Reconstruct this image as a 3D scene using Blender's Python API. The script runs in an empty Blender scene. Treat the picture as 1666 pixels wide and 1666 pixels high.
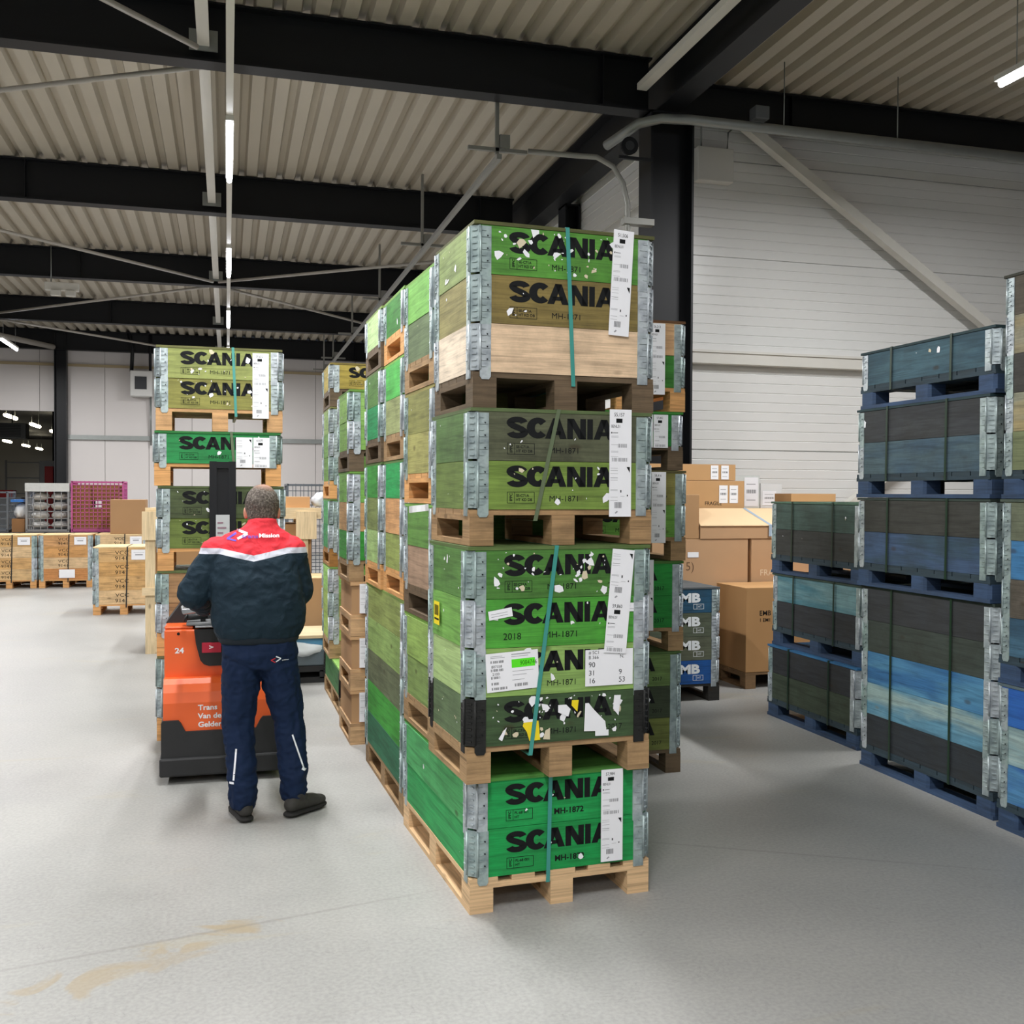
import bpy, bmesh, math, random
import numpy as np
from mathutils import Vector, Matrix, noise as mnoise
S = bpy.context.scene
COL = S.collection
R = math.radians
# ------------------------------------------------------------------ camera
yaw, pitch, roll, hcam = .2712, -.0178, .005, 1.705
cam = bpy.data.cameras.new('camera'); co = bpy.data.objects.new('camera', cam); COL.objects.link(co); S.camera = co
f = Vector((math.sin(yaw) * math.cos(pitch), math.cos(yaw) * math.cos(pitch), math.sin(pitch)))
r = Vector((math.cos(yaw), -math.sin(yaw), 0)); u = r.cross(f)
r2 = r * math.cos(roll) + u * math.sin(roll); u2 = u * math.cos(roll) - r * math.sin(roll)
M = Matrix((r2, u2, -f)).transposed().to_4x4(); M.translation = (0, 0, hcam); co.matrix_world = M
cam.sensor_width = 36; cam.lens = 36.0; cam.clip_start = .05; cam.clip_end = 300
# ------------------------------------------------------------------ world and exposure
W = bpy.data.worlds.new('world'); S.world = W; W.use_nodes = True
W.node_tree.nodes['Background'].inputs[0].default_value = (.75, .82, 1, 1)
W.node_tree.nodes['Background'].inputs[1].default_value = .02
S.view_settings.view_transform = 'Standard'; S.view_settings.look = 'None'
S.view_settings.gamma = 1; S.view_settings.use_curve_mapping = False
S.view_settings.exposure = 0.2
TUBE_W = 170.0       # watts of each hall tube
FAR_W = 420.0
# ------------------------------------------------------------------ materials
def lin(c):
    if isinstance(c, str):
        c = tuple(int(c[i:i + 2], 16) for i in (0, 2, 4))
    return tuple(((v / 255) / 12.92 if v / 255 <= .04045 else ((v / 255 + .055) / 1.055) ** 2.4) for v in c) + (1,)
_m = {}
def newmat(name):
    m = bpy.data.materials.new(name); m.use_nodes = True
    nt = m.node_tree; return m, nt, nt.nodes['Principled BSDF']
def N(nt, typ, **kw):
    n = nt.nodes.new(typ)
    for k, v in kw.items():
        if k.startswith('i_'): n.inputs[k[2:]].default_value = v
        else: setattr(n, k, v)
    return n
def ramp(nt, fac, stops):
    n = nt.nodes.new('ShaderNodeValToRGB'); e = n.color_ramp.elements
    while len(e) < len(stops): e.new(.5)
    for i, (p, c) in enumerate(stops): e[i].position = p; e[i].color = c if len(c) == 4 else tuple(c) + (1,)
    nt.links.new(fac, n.inputs[0]); return n.outputs[0]
def mix(nt, fac, a, b, mode='MIX'):
    n = nt.nodes.new('ShaderNodeMix'); n.data_type = 'RGBA'; n.blend_type = mode
    for k, v in ((0, fac), (6, a), (7, b)):
        if hasattr(v, 'is_linked') or hasattr(v, 'links'): nt.links.new(v, n.inputs[k])
        else: n.inputs[k].default_value = v
    return n.outputs[2]
def plain(name, c, rough=.6, metal=0, bump=0, scale=30, var=.0, spec=.5):
    if name in _m: return _m[name]
    m, nt, b = newmat(name)
    b.inputs['Roughness'].default_value = rough; b.inputs['Metallic'].default_value = metal
    b.inputs['Specular IOR Level'].default_value = spec
    col = lin(c); b.inputs['Base Color'].default_value = col
    if bump or var:
        tc = N(nt, 'ShaderNodeTexCoord'); nz = N(nt, 'ShaderNodeTexNoise', i_Scale=scale, i_Detail=5.0)
        nt.links.new(tc.outputs['Object'], nz.inputs['Vector'])
        if var:
            o = mix(nt, nz.outputs[0], tuple(x * (1 - var) for x in col[:3]) + (1,), tuple(min(1, x * (1 + var)) for x in col[:3]) + (1,))
            nt.links.new(o, b.inputs['Base Color'])
        if bump:
            bp = N(nt, 'ShaderNodeBump', i_Strength=bump, i_Distance=.01); nt.links.new(nz.outputs[0], bp.inputs['Height']); nt.links.new(bp.outputs[0], b.inputs['Normal'])
    _m[name] = m; return m
def wood(c, dirt=.35, c2=None, grain=.3, dirtc='2b2a22', rough=.72, knots=True):
    """painted or raw timber; uv runs u along the grain in metres"""
    key = ('wood', c, dirt, c2, grain)
    if key in _m: return _m[key]
    m, nt, b = newmat('wood_' + c); L = nt.links.new
    uv = N(nt, 'ShaderNodeUVMap'); oi = N(nt, 'ShaderNodeObjectInfo')
    sc = N(nt, 'ShaderNodeVectorMath', operation='SCALE'); sc.inputs[0].default_value = (37, 53, 11)
    L(oi.outputs['Random'], sc.inputs['Scale'])
    ad = N(nt, 'ShaderNodeVectorMath', operation='ADD'); L(uv.outputs[0], ad.inputs[0]); L(sc.outputs[0], ad.inputs[1])
    mp = N(nt, 'ShaderNodeMapping'); mp.inputs['Scale'].default_value = (1.2, 15, 1); L(ad.outputs[0], mp.inputs[0])
    n1 = N(nt, 'ShaderNodeTexNoise', i_Scale=2.2, i_Detail=6.0, i_Distortion=.9); L(mp.outputs[0], n1.inputs['Vector'])
    base = lin(c)
    g = ramp(nt, n1.outputs[0], [(.32, (1 - grain,) * 3), (.52, (1, 1, 1)), (.75, (1 + grain * .35,) * 3)])
    if c2:
        mp2 = N(nt, 'ShaderNodeMapping'); mp2.inputs['Scale'].default_value = (1.3, 7, 1); L(ad.outputs[0], mp2.inputs[0])
        n3 = N(nt, 'ShaderNodeTexNoise', i_Scale=1.1, i_Detail=3.0, i_Distortion=.5); L(mp2.outputs[0], n3.inputs['Vector'])
        cc = ramp(nt, n3.outputs[0], [(.42, base), (.6, lin(c2))])
    else: cc = base
    o = mix(nt, 1.0, cc, g, 'MULTIPLY')
    if knots:
        mk = N(nt, 'ShaderNodeMapping'); mk.inputs['Scale'].default_value = (3.1, 6.5, 1); L(ad.outputs[0], mk.inputs[0])
        vo = N(nt, 'ShaderNodeTexVoronoi', i_Scale=1.0, i_Randomness=1.0); L(mk.outputs[0], vo.inputs['Vector'])
        k = ramp(nt, vo.outputs['Distance'], [(.05, (1, 1, 1)), (.11, (0, 0, 0))])
        o = mix(nt, k, o, mix(nt, .55, base, lin('3a2a18')))
    mf = N(nt, 'ShaderNodeMapping'); mf.inputs['Scale'].default_value = (4, 150, 1); L(ad.outputs[0], mf.inputs[0])
    nf = N(nt, 'ShaderNodeTexNoise', i_Scale=1.5, i_Detail=3.0); L(mf.outputs[0], nf.inputs['Vector'])
    o = mix(nt, 1.0, o, ramp(nt, nf.outputs[0], [(.3, (.8,) * 3), (.6, (1.04,) * 3)]), 'MULTIPLY')
    n2 = N(nt, 'ShaderNodeTexNoise', i_Scale=5.0, i_Detail=8.0, i_Roughness=.7); L(ad.outputs[0], n2.inputs['Vector'])
    d = ramp(nt, n2.outputs[0], [(.42, (0, 0, 0)), (.74, (dirt,) * 3)])
    o = mix(nt, d, o, lin(dirtc)); L(o, b.inputs['Base Color'])
    b.inputs['Roughness'].default_value = rough; b.inputs['Specular IOR Level'].default_value = .3
    bp = N(nt, 'ShaderNodeBump', i_Strength=.25, i_Distance=.004); L(n1.outputs[0], bp.inputs['Height']); L(bp.outputs[0], b.inputs['Normal'])
    _m[key] = m; return m
def emis(name, c, s):
    m = bpy.data.materials.new(name); m.use_nodes = True; nt = m.node_tree; nt.nodes.clear()
    e = nt.nodes.new('ShaderNodeEmission'); e.inputs[0].default_value = lin(c); e.inputs[1].default_value = s
    o = nt.nodes.new('ShaderNodeOutputMaterial'); nt.links.new(e.outputs[0], o.inputs[0]); return m
INK = plain('black_ink', '141617', .7, spec=.2)
WHITEINK = plain('white_ink', 'dfe3e6', .7)
PAPER = plain('white_paper', 'e9eaee', .6, var=.04, scale=12)
GREYPRINT = plain('grey_print', '9c9da2', .7)
CREAM = plain('torn_paper_cream', 'cfc4a8', .8)
YELLOW = plain('yellow_paper', 'ead21c', .6)
GREENP = plain('green_print', '55e01c', .6)
BLACKSTEEL = plain('black_painted_steel', '121418', .5, var=.15, scale=3, spec=.3)
GREYSTEEL = plain('grey_steel', '8f9391', .45, .6, var=.15, scale=8)
WHITESTEEL = plain('white_painted_steel', 'cfcdc6', .5, var=.05, scale=4)
def galv():
    m, nt, b = newmat('galvanised_hinge'); L = nt.links.new
    tc = N(nt, 'ShaderNodeTexCoord'); oi = N(nt, 'ShaderNodeObjectInfo')
    nz = N(nt, 'ShaderNodeTexNoise', i_Scale=22.0, i_Detail=6.0); L(tc.outputs['Object'], nz.inputs['Vector'])
    o = ramp(nt, nz.outputs[0], [(.3, lin('9097a0')), (.6, lin('c6ccd2')), (.8, lin('b6c2c0'))])
    t = mix(nt, oi.outputs['Random'], lin('ffffff'), lin('d2e4da')); o = mix(nt, 1.0, o, t, 'MULTIPLY'); L(o, b.inputs['Base Color'])
    b.inputs['Metallic'].default_value = .35; b.inputs['Roughness'].default_value = .4; return m
GALV = galv(); DARKHINGE = plain('tarred_hinge', '1f201f', .6, .3, bump=.3, var=.5, scale=40)
def cardboard(c='b08a62', name='cardboard'):
    return plain(name + c, c, .8, var=.07, scale=3, bump=.05, spec=.2)
# ------------------------------------------------------------------ mesh builder
class MB:
    def __init__(s): s.v = []; s.f = []; s.m = []; s.uv = []; s.mats = []; s.smooth = []
    def mi(s, mat):
        if mat not in s.mats: s.mats.append(mat)
        return s.mats.index(mat)
    def face(s, pts, mat, uv=None, smooth=False):
        i = len(s.v); s.v += [tuple(p) for p in pts]; s.f.append(tuple(range(i, i + len(pts)))); s.m.append(s.mi(mat))
        s.uv.append(uv or [(p[0], p[2]) for p in pts]); s.smooth.append(smooth)
    def box(s, a, b, mat, grain=None, off=None):
        a = list(a); b = list(b)
        d = [b[i] - a[i] for i in range(3)]
        g = grain if grain is not None else max(range(3), key=lambda i: abs(d[i]))
        x0, y0, z0 = a; x1, y1, z1 = b
        c = [(x0, y0, z0), (x1, y0, z0), (x1, y1, z0), (x0, y1, z0), (x0, y0, z1), (x1, y0, z1), (x1, y1, z1), (x0, y1, z1)]
        base = len(s.v); s.v += c; k = s.mi(mat); o = (off if off is not None else (x0 * 3.1 + y0 * 5.7 + z0 * 9.3))
        for fc, ax in (((0, 3, 2, 1), 2), ((4, 5, 6, 7), 2), ((0, 1, 5, 4), 1), ((2, 3, 7, 6), 1), ((1, 2, 6, 5), 0), ((3, 0, 4, 7), 0)):
            s.f.append(tuple(base + i for i in fc)); s.m.append(k); s.smooth.append(False)
            oth = [i for i in range(3) if i != ax and i != g]
            w = oth[0]
            if ax == g: uvs = [(c[i][oth[0]] * .3 + o, c[i][oth[1] if len(oth) > 1 else oth[0]] * 2 + o) for i in fc]
            else: uvs = [(c[i][g] + o, c[i][w] + o * .7) for i in fc]
            s.uv.append(uvs)
    def poly(s, pts, mat, n0=None):           # arbitrary flat polygon
        s.face(pts, mat)
    def prism(s, pts2, y0, y1, mat, plane='xz', smooth=False):   # extrude outline (ccw seen from -y when plane xz)
        def P(p, t): return (p[0], t, p[1]) if plane == 'xz' else ((t, p[0], p[1]) if plane == 'yz' else (p[0], p[1], t))
        n = len(pts2); s.face([P(p, y0) for p in pts2], mat); s.face([P(p, y1) for p in reversed(pts2)], mat)
        for i in range(n):
            a, b = pts2[i], pts2[(i + 1) % n]
            s.face([P(a, y0), P(a, y1), P(b, y1), P(b, y0)], mat, smooth=smooth)
    def tube(s, path, rad, mat, n=8, cap=True):
        path = [Vector(p) for p in path]; rings = []; up0 = None
        for i, p in enumerate(path):
            d = (path[min(i + 1, len(path) - 1)] - path[max(i - 1, 0)]).normalized()
            ref = Vector((0, 0, 1)) if abs(d.z) < .95 else Vector((1, 0, 0))
            x = d.cross(ref).normalized(); y = x.cross(d).normalized()
            rr = rad[i] if isinstance(rad, (list, tuple)) else rad
            rings.append([p + (x * math.cos(t) + y * math.sin(t)) * rr for t in [2 * math.pi * k / n for k in range(n)]])
        base = len(s.v)
        for rg in rings: s.v += [tuple(q) for q in rg]
        k = s.mi(mat)
        for i in range(len(rings) - 1):
            for j in range(n):
                j2 = (j + 1) % n
                s.f.append((base + i * n + j, base + i * n + j2, base + (i + 1) * n + j2, base + (i + 1) * n + j)); s.m.append(k); s.smooth.append(True); s.uv.append([(0, 0)] * 4)
        if cap:
            s.f.append(tuple(base + j for j in reversed(range(n)))); s.m.append(k); s.smooth.append(False); s.uv.append([(0, 0)] * n)
            b2 = base + (len(rings) - 1) * n
            s.f.append(tuple(b2 + j for j in range(n))); s.m.append(k); s.smooth.append(False); s.uv.append([(0, 0)] * n)
    def text(s, t, x, z, size, mat, y=0., xs=1., bold=0., flip=False, align='l', rot=0, font=None, T=None):
        """flat lettering facing -y with its baseline start at x,z"""
        V, F, w = glyphs(t, bold)
        k = size / .72
        ox = -w * k * xs * (.5 if align == 'c' else 0)
        i = len(s.v); c, sn = math.cos(rot), math.sin(rot)
        for (a, b) in V:
            px, pz = a * k * xs + ox, b * k
            p = (x + px * c - pz * sn, y, z + px * sn + pz * c)
            s.v.append(T(p) if T else p)
        m = s.mi(mat)
        for fc in F:
            s.f.append(tuple(i + q for q in fc)); s.m.append(m); s.smooth.append(False); s.uv.append([(0, 0)] * len(fc))
    def build(s, name, parent=None, bevel=0):
        me = bpy.data.meshes.new(name); me.from_pydata(s.v, [], s.f)
        for m in s.mats: me.materials.append(m)
        me.polygons.foreach_set('material_index', s.m); me.polygons.foreach_set('use_smooth', s.smooth)
        ul = me.uv_layers.new(name='UVMap'); flat = [c for q in s.uv for p in q for c in p]; ul.data.foreach_set('uv', flat)
        me.update(); o = bpy.data.objects.new(name, me); COL.objects.link(o)
        if parent: o.parent = parent
        if bevel:
            bv = o.modifiers.new('bevel', 'BEVEL'); bv.width = bevel; bv.segments = 2; bv.limit_method = 'ANGLE'
        return o
_gl = {}
def glyphs(t, bold):
    if (t, bold) in _gl: return _gl[(t, bold)]
    if t == 'SCANIA!': r_ = scania()
    else:
        cu = bpy.data.curves.new('t', 'FONT'); cu.body = t; cu.size = 1; cu.offset = bold; cu.resolution_u = 3; cu.fill_mode = 'FRONT'
        o = bpy.data.objects.new('t', cu); COL.objects.link(o)
        dg = bpy.context.evaluated_depsgraph_get(); dg.update()
        me = bpy.data.meshes.new_from_object(o.evaluated_get(dg))
        V = [(v.co.x, v.co.y) for v in me.vertices]; F = []
        for p in me.polygons:
            q = list(p.vertices)
            a, b, c = (V[q[0]], V[q[1]], V[q[2]])
            if (b[0] - a[0]) * (c[1] - a[1]) - (b[1] - a[1]) * (c[0] - a[0]) < 0: q.reverse()
            F.append(q)
        w = max([v[0] for v in V] or [0]); r_ = (V, F, w)
        bpy.data.objects.remove(o); bpy.data.curves.remove(cu); bpy.data.meshes.remove(me)
    _gl[(t, bold)] = r_; return r_
def scania():
    """wide heavy lettering drawn by hand, cap height .72"""
    V = []; F = []
    def band(pts, th):
        n = len(pts); i0 = len(V)
        for i, p in enumerate(pts):
            a = pts[max(i - 1, 0)]; b = pts[min(i + 1, n - 1)]
            dx, dy = b[0] - a[0], b[1] - a[1]; l = math.hypot(dx, dy) or 1
            nx, ny = -dy / l, dx / l
            tv = th(i / (n - 1)) if callable(th) else th
            tx = tv * 1.35; ty = tv * .92
            V.append((p[0] + nx * tx / 2, p[1] + ny * ty / 2)); V.append((p[0] - nx * tx / 2, p[1] - ny * ty / 2))
        for i in range(n - 1):
            a = i0 + 2 * i; F.append([a, a + 1, a + 3, a + 2])
    def quad(*p):
        i = len(V); V.extend(p); F.append(list(range(i, i + len(p))))
    def arc(cx, cy, rx, ry, a0, a1, n=12): return [(cx + rx * math.cos(R(a0 + (a1 - a0) * i / n)), cy + ry * math.sin(R(a0 + (a1 - a0) * i / n))) for i in range(n + 1)]
    H = .72; t = .215
    # S (0 .. .72)
    top = arc(.36, .525, .25, .115, 5, 200, 12); low = arc(.37, .195, .26, .118, 20, -175, 12)
    mid = [(.20, .425), (.36, .365), (.52, .305)]
    band(top + mid + low, t)
    # C (.76 .. 1.5)
    band(arc(1.13, .36, .265, .265, 40, 320, 20), .225)
    # A
    x = 1.40
    quad((x, 0), (x + .26, 0), (x + .55, .72), (x + .30, .72)); quad((x + .30, .72), (x + .55, .72), (x + .82, 0), (x + .56, 0))
    quad((x + .2, .13), (x + .6, .13), (x + .6, .27), (x + .2, .27))
    # N
    x = 2.24
    quad((x, 0), (x + .22, 0), (x + .22, .72), (x, .72)); quad((x + .5, 0), (x + .72, 0), (x + .72, .72), (x + .5, .72))
    quad((x + .0, .72), (x + .46, 0), (x + .72, 0), (x + .26, .72))
    # I
    x = 3.01; quad((x, 0), (x + .22, 0), (x + .22, .72), (x, .72))
    x = 3.26
    quad((x, 0), (x + .24, 0), (x + .53, .72), (x + .28, .72)); quad((x + .28, .72), (x + .53, .72), (x + .82, 0), (x + .56, 0))
    quad((x + .2, .13), (x + .6, .13), (x + .6, .27), (x + .2, .27))
    for i, q in enumerate(F):
        a, b, c = V[q[0]], V[q[1]], V[q[2]]
        if (b[0] - a[0]) * (c[1] - a[1]) - (b[1] - a[1]) * (c[0] - a[0]) < 0: F[i] = q[::-1]
    return V, F, 4.08
def empty(name, label, cat, loc=(0, 0, 0), rz=0, group=None):
    o = bpy.data.objects.new(name, None); o.empty_display_size = .1; COL.objects.link(o); o.location = loc; o.rotation_euler = (0, 0, rz)
    tag(o, label, cat, group); return o
def tag(o, label, cat, group=None):
    o['label'] = label; o['category'] = cat
    if group: o['group'] = group
    return o
def struct(o): o['kind'] = 'structure'; return o
def copy_tree(o, parent=None):
    c = o.copy(); COL.objects.link(c)
    if parent: c.parent = parent
    for ch in list(o.children): copy_tree(ch, c)
    return c
# ------------------------------------------------------------------ the hall
def floor_mat():
    m, nt, b = newmat('concrete'); L = nt.links.new
    tc = N(nt, 'ShaderNodeTexCoord')
    n1 = N(nt, 'ShaderNodeTexNoise', i_Scale=.7, i_Detail=8.0, i_Roughness=.62); L(tc.outputs['Object'], n1.inputs['Vector'])
    n2 = N(nt, 'ShaderNodeTexNoise', i_Scale=60.0, i_Detail=3.0); L(tc.outputs['Object'], n2.inputs['Vector'])
    o = ramp(nt, n1.outputs[0], [(.3, lin('8c8c89')), (.5, lin('9a9a97')), (.7, lin('a5a4a0'))])
    o = mix(nt, .25, o, ramp(nt, n2.outputs[0], [(.35, lin('848483')), (.65, lin('b2b1ae'))]))
    mp = N(nt, 'ShaderNodeMapping'); mp.inputs['Scale'].default_value = (.35, 1.5, 1); mp.inputs['Rotation'].default_value = (0, 0, .5); L(tc.outputs['Object'], mp.inputs[0])
    n3 = N(nt, 'ShaderNodeTexNoise', i_Scale=1.6, i_Detail=7.0, i_Distortion=1.2); L(mp.outputs[0], n3.inputs['Vector'])
    s = ramp(nt, n3.outputs[0], [(.63, (0, 0, 0)), (.70, (.35, .35, .35))])
    o = mix(nt, s, o, lin('a39c88'))
    wv = N(nt, 'ShaderNodeTexNoise', i_Scale=2.4, i_Detail=4.0, i_Distortion=2.5); L(tc.outputs['Object'], wv.inputs['Vector'])
    cr = ramp(nt, wv.outputs[0], [(.497, (0, 0, 0)), (.5, (.22, .22, .22)), (.503, (0, 0, 0))])
    o = mix(nt, cr, o, lin('60605e'))
    for (sx, sy, rr, an, st) in ((-0.36, 3.875, 0.1, 0.5, 3.0), (-0.492, 3.791, 0.09, 0.2, 1.6), (-0.241, 3.97, 0.05, 0.4, 4.0), (0.035, 4.107, 0.03, 0.2, 2.0)):
        ms = N(nt, 'ShaderNodeMapping', vector_type='TEXTURE'); ms.inputs['Location'].default_value = (sx, sy, 0); ms.inputs['Rotation'].default_value = (0, 0, an); ms.inputs['Scale'].default_value = (st, 1, 1); L(tc.outputs['Object'], ms.inputs[0])
        ln = N(nt, 'ShaderNodeVectorMath', operation='LENGTH'); L(ms.outputs[0], ln.inputs[0])
        ma = N(nt, 'ShaderNodeMath', operation='MULTIPLY_ADD'); L(wv.outputs[0], ma.inputs[0]); ma.inputs[1].default_value = .45; L(ln.outputs['Value'], ma.inputs[2])
        k = ramp(nt, ma.outputs[0], [(rr + .2, (.3,) * 3), (rr + .235, (0, 0, 0))]); o = mix(nt, k, o, lin('9c8a68'))
    for (px_, py_, an) in ((2.6, 4.3, -.5), (-.1, 4.1, .2)):
        ms = N(nt, 'ShaderNodeMapping', vector_type='TEXTURE'); ms.inputs['Location'].default_value = (px_, py_, 0); ms.inputs['Rotation'].default_value = (0, 0, an); ms.inputs['Scale'].default_value = (90, 1, 1); L(tc.outputs['Object'], ms.inputs[0])
        ln = N(nt, 'ShaderNodeVectorMath', operation='LENGTH'); L(ms.outputs[0], ln.inputs[0]); k = ramp(nt, ln.outputs['Value'], [(.006, (.3,) * 3), (.014, (0, 0, 0))]); o = mix(nt, k, o, lin('6d6b66'))
    L(o, b.inputs['Base Color'])
    rg = ramp(nt, n1.outputs[0], [(.3, (.42,) * 3), (.7, (.55,) * 3)]); L(rg, b.inputs['Roughness'])
    b.inputs['Specular IOR Level'].default_value = .45
    bp = N(nt, 'ShaderNodeBump', i_Strength=.12, i_Distance=.003); L(n2.outputs[0], bp.inputs['Height']); L(bp.outputs[0], b.inputs['Normal'])
    return m
FL = floor_mat()
b = MB(); b.box((-40, -14, -.3), (24, 96, 0), FL); o = b.build('floor'); struct(o)
XW = 4.42; YW = 10.2; YF = 29.6; ZR = 5.98
ROOF = plain('roof_sheet', 'b3ab9c', .55, var=.06, scale=2.)
def corrugated(name, x0, x1, y0, y1, z, per=.25, dep=.085):
    b = MB(); x = x0; pts = []
    while x < x1:
        pts += [(x, z), (x + per * .52, z), (x + per * .62, z + dep), (x + per * .9, z + dep)]; x += per
    pts.append((x, z))
    for i in range(len(pts) - 1):
        a, c = pts[i], pts[i + 1]
        b.face([(a[0], y0, a[1]), (a[0], y1, a[1]), (c[0], y1, c[1]), (c[0], y0, c[1])], ROOF)
    b.box((x0, y0, z + dep + .02), (x1, y1, z + dep + .1), ROOF)
    return struct(b.build(name))
corrugated('ceiling', -16, 14, -12, YW + .1, ZR)
corrugated('ceiling.001', -16, XW + .2, YW + .1, YF, ZR)
CLAD = plain('white_cladding', 'dcdcda', .28, var=.05, scale=1.2)
def cladding(name, p0, p1, z0, z1, pitch=.105, sgn=1):
    """horizontally profiled sheet between two floor points, normal to the left of p0->p1 when sgn=1"""
    d = Vector((p1[0] - p0[0], p1[1] - p0[1], 0)).normalized(); n = Vector((-d.y, d.x, 0)) * sgn
    b = MB(); z = z0; prof = []; k = 0
    while z < z1:
        g = .022 if k % 10 == 0 else .008
        prof += [(0, z), (0, z + pitch - .016), (-g, z + pitch - .010), (-g, z + pitch - .004)]; z += pitch; k += 1
    for i in range(len(prof) - 1):
        a, c = prof[i], prof[i + 1]
        P = lambda q, pr: (q[0] + n.x * pr[0], q[1] + n.y * pr[0], pr[1])
        q = [P(p0, a), P(p1, a), P(p1, c), P(p0, c)]
        b.face(q if sgn < 0 else q[::-1], CLAD)
    o = b.build(name); return struct(o)
cladding('wall_right', (XW, YW), (14, YW), 0, ZR, sgn=-1)
cladding('wall_side', (XW, YF), (XW, YW), 0, ZR, sgn=-1)
PANEL = plain('white_wall_panel', 'cdc8c6', .5, var=.03, scale=1.)
def panel_wall(name, x0, x1, z0, z1, y, step=1.12):
    b = MB(); x = x0
    while x < x1 - .01:
        xe = min(x + step, x1); b.box((x + .006, y, z0), (xe - .006, y + .1, z1), PANEL); x += step
    b.box((x0, y + .02, z0), (x1, y + .12, z1), plain('panel_joint', '8b8684', .7)); return struct(b.build(name))
panel_wall('wall_back', -4.3, XW, 0, ZR, YF)
panel_wall('wall_back.001', -16, -4.3, 3.84, ZR, YF)
PW = plain('hall_wall', 'b9b6b0', .6)
for nm, a, c in (('wall_left', (-16.2, -12, 0), (-16, YF, ZR)), ('wall_front', (-16, -12.2, 0), (14, -12, ZR)), ('wall_right.001', (14, -12, 0), (14.2, YW, ZR)),
                 ('wall_far', (-30, 94, 0), (2, 94.2, 6.4)), ('wall_far.001', (-30.2, YF + .2, 0), (-30, 94, 6.4)), ('wall_far.002', (0, YF + .3, 0), (.2, 94, 6.4)), ('wall_far.003', (-30, YF + .1, 0), (-16.2, YF + .2, 6.4))):
    b = MB(); b.box(a, c, PW); struct(b.build(nm))
b = MB(); b.box((-30, YF + .15, 6.1), (.2, 94, 6.3), plain('dark_roof', '3a3a3c', .7)); struct(b.build('ceiling.002'))
# girts, rails on the walls
b = MB(); b.box((XW + .2, YW - .14, 3.12), (14, YW - .012, 3.24), WHITESTEEL); b.box((XW + .2, YW - .16, 3.235), (14, YW - .012, 3.26), WHITESTEEL); struct(b.build('trim_1'))
b = MB(); b.box((-4.2, YF - .08, 3.1), (XW, YF - .005, 3.22), GREYSTEEL); b.box((-16, YF - .05, 5.05), (XW, YF - .005, 5.12), plain('tan_rail', 'a89878', .6)); struct(b.build('trim_2'))
# i-section steelwork
def ibeam_x(name, x0, x1, y, z0, z1, w=.2, mat=BLACKSTEEL):
    b = MB(); b.box((x0, y - w / 2, z0), (x1, y + w / 2, z0 + .018), mat); b.box((x0, y - w / 2, z1 - .018), (x1, y + w / 2, z1), mat)
    b.box((x0, y - .008, z0 + .018), (x1, y + .008, z1 - .018), mat)
    x = x0 + 1.5
    while x < x1: b.box((x - .006, y - w / 2 + .01, z0 + .018), (x + .006, y + w / 2 - .01, z1 - .018), mat); x += 6.
    return struct(b.build(name))
def ibeam_y(name, y0, y1, x, z0, z1, w=.2, mat=BLACKSTEEL):
    b = MB(); b.box((x - w / 2, y0, z0), (x + w / 2, y1, z0 + .018), mat); b.box((x - w / 2, y0, z1 - .018), (x + w / 2, y1, z1), mat)
    b.box((x - .008, y0, z0 + .018), (x + .008, y1, z1 - .018), mat); return struct(b.build(name))
BY = [-10.5, -5.5, -.5, 4.45, 9.45, 14.45, 19.5, 24.5, 29.35]
for k, y in enumerate(BY):
    ibeam_x('roof_beam', -16, 4.0 if k != 3 and k > 2 else 14, y, 5.45, 5.97)
ibeam_x('eave_beam', 4.3, 14, YW - .35, 5.62, 5.97, .16)
b = MB(); b.box((3.80, -12, 5.60), (3.90, 9.25, 5.61), WHITESTEEL, 1); b.box((3.80, -12, 5.61), (3.805, 9.25, 5.66), WHITESTEEL, 1); b.box((3.895, -12, 5.61), (3.90, 9.25, 5.66), WHITESTEEL, 1); struct(b.build('trim_8'))
ibeam_y('girder', -12, YF - .3, 4.15, 5.45, 5.94, .24)
def column(name, x, y, w=.3, d=.3, z1=5.45):
    b = MB(); t = .022
    b.box((x - w / 2, y - d / 2, 0), (x - w / 2 + t, y + d / 2, z1), BLACKSTEEL, 2); b.box((x + w / 2 - t, y - d / 2, 0), (x + w / 2, y + d / 2, z1), BLACKSTEEL, 2)
    b.box((x - w / 2 + t, y - .01, 0), (x + w / 2 - t, y + .01, z1), BLACKSTEEL, 2)
    b.box((x - w / 2 - .03, y - d / 2 - .03, 0), (x + w / 2 + .03, y + d / 2 + .03, .02), BLACKSTEEL)
    b.box((x - w / 2, y - d / 2, z1 - .02), (x + w / 2, y + d / 2, z1), BLACKSTEEL)
    return struct(b.build(name))
column('column', 4.2, 9.45, .46, .3); column('column', 4.3, 12.75, .2, .3); column('column', 4.3, 14.45, .2, .3); column('column', 4.3, 19.5, .2, .3); column('column', 4.3, 24.5, .2, .3)
column('column', -4.25, YF - .18, .3, .3, 5.9)
for x, y in ((-10.2, 34), (-12, 52), (-17, 70), (-6.9, 47)): column('column', x, y, .4, .4, 6.1)
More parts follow.
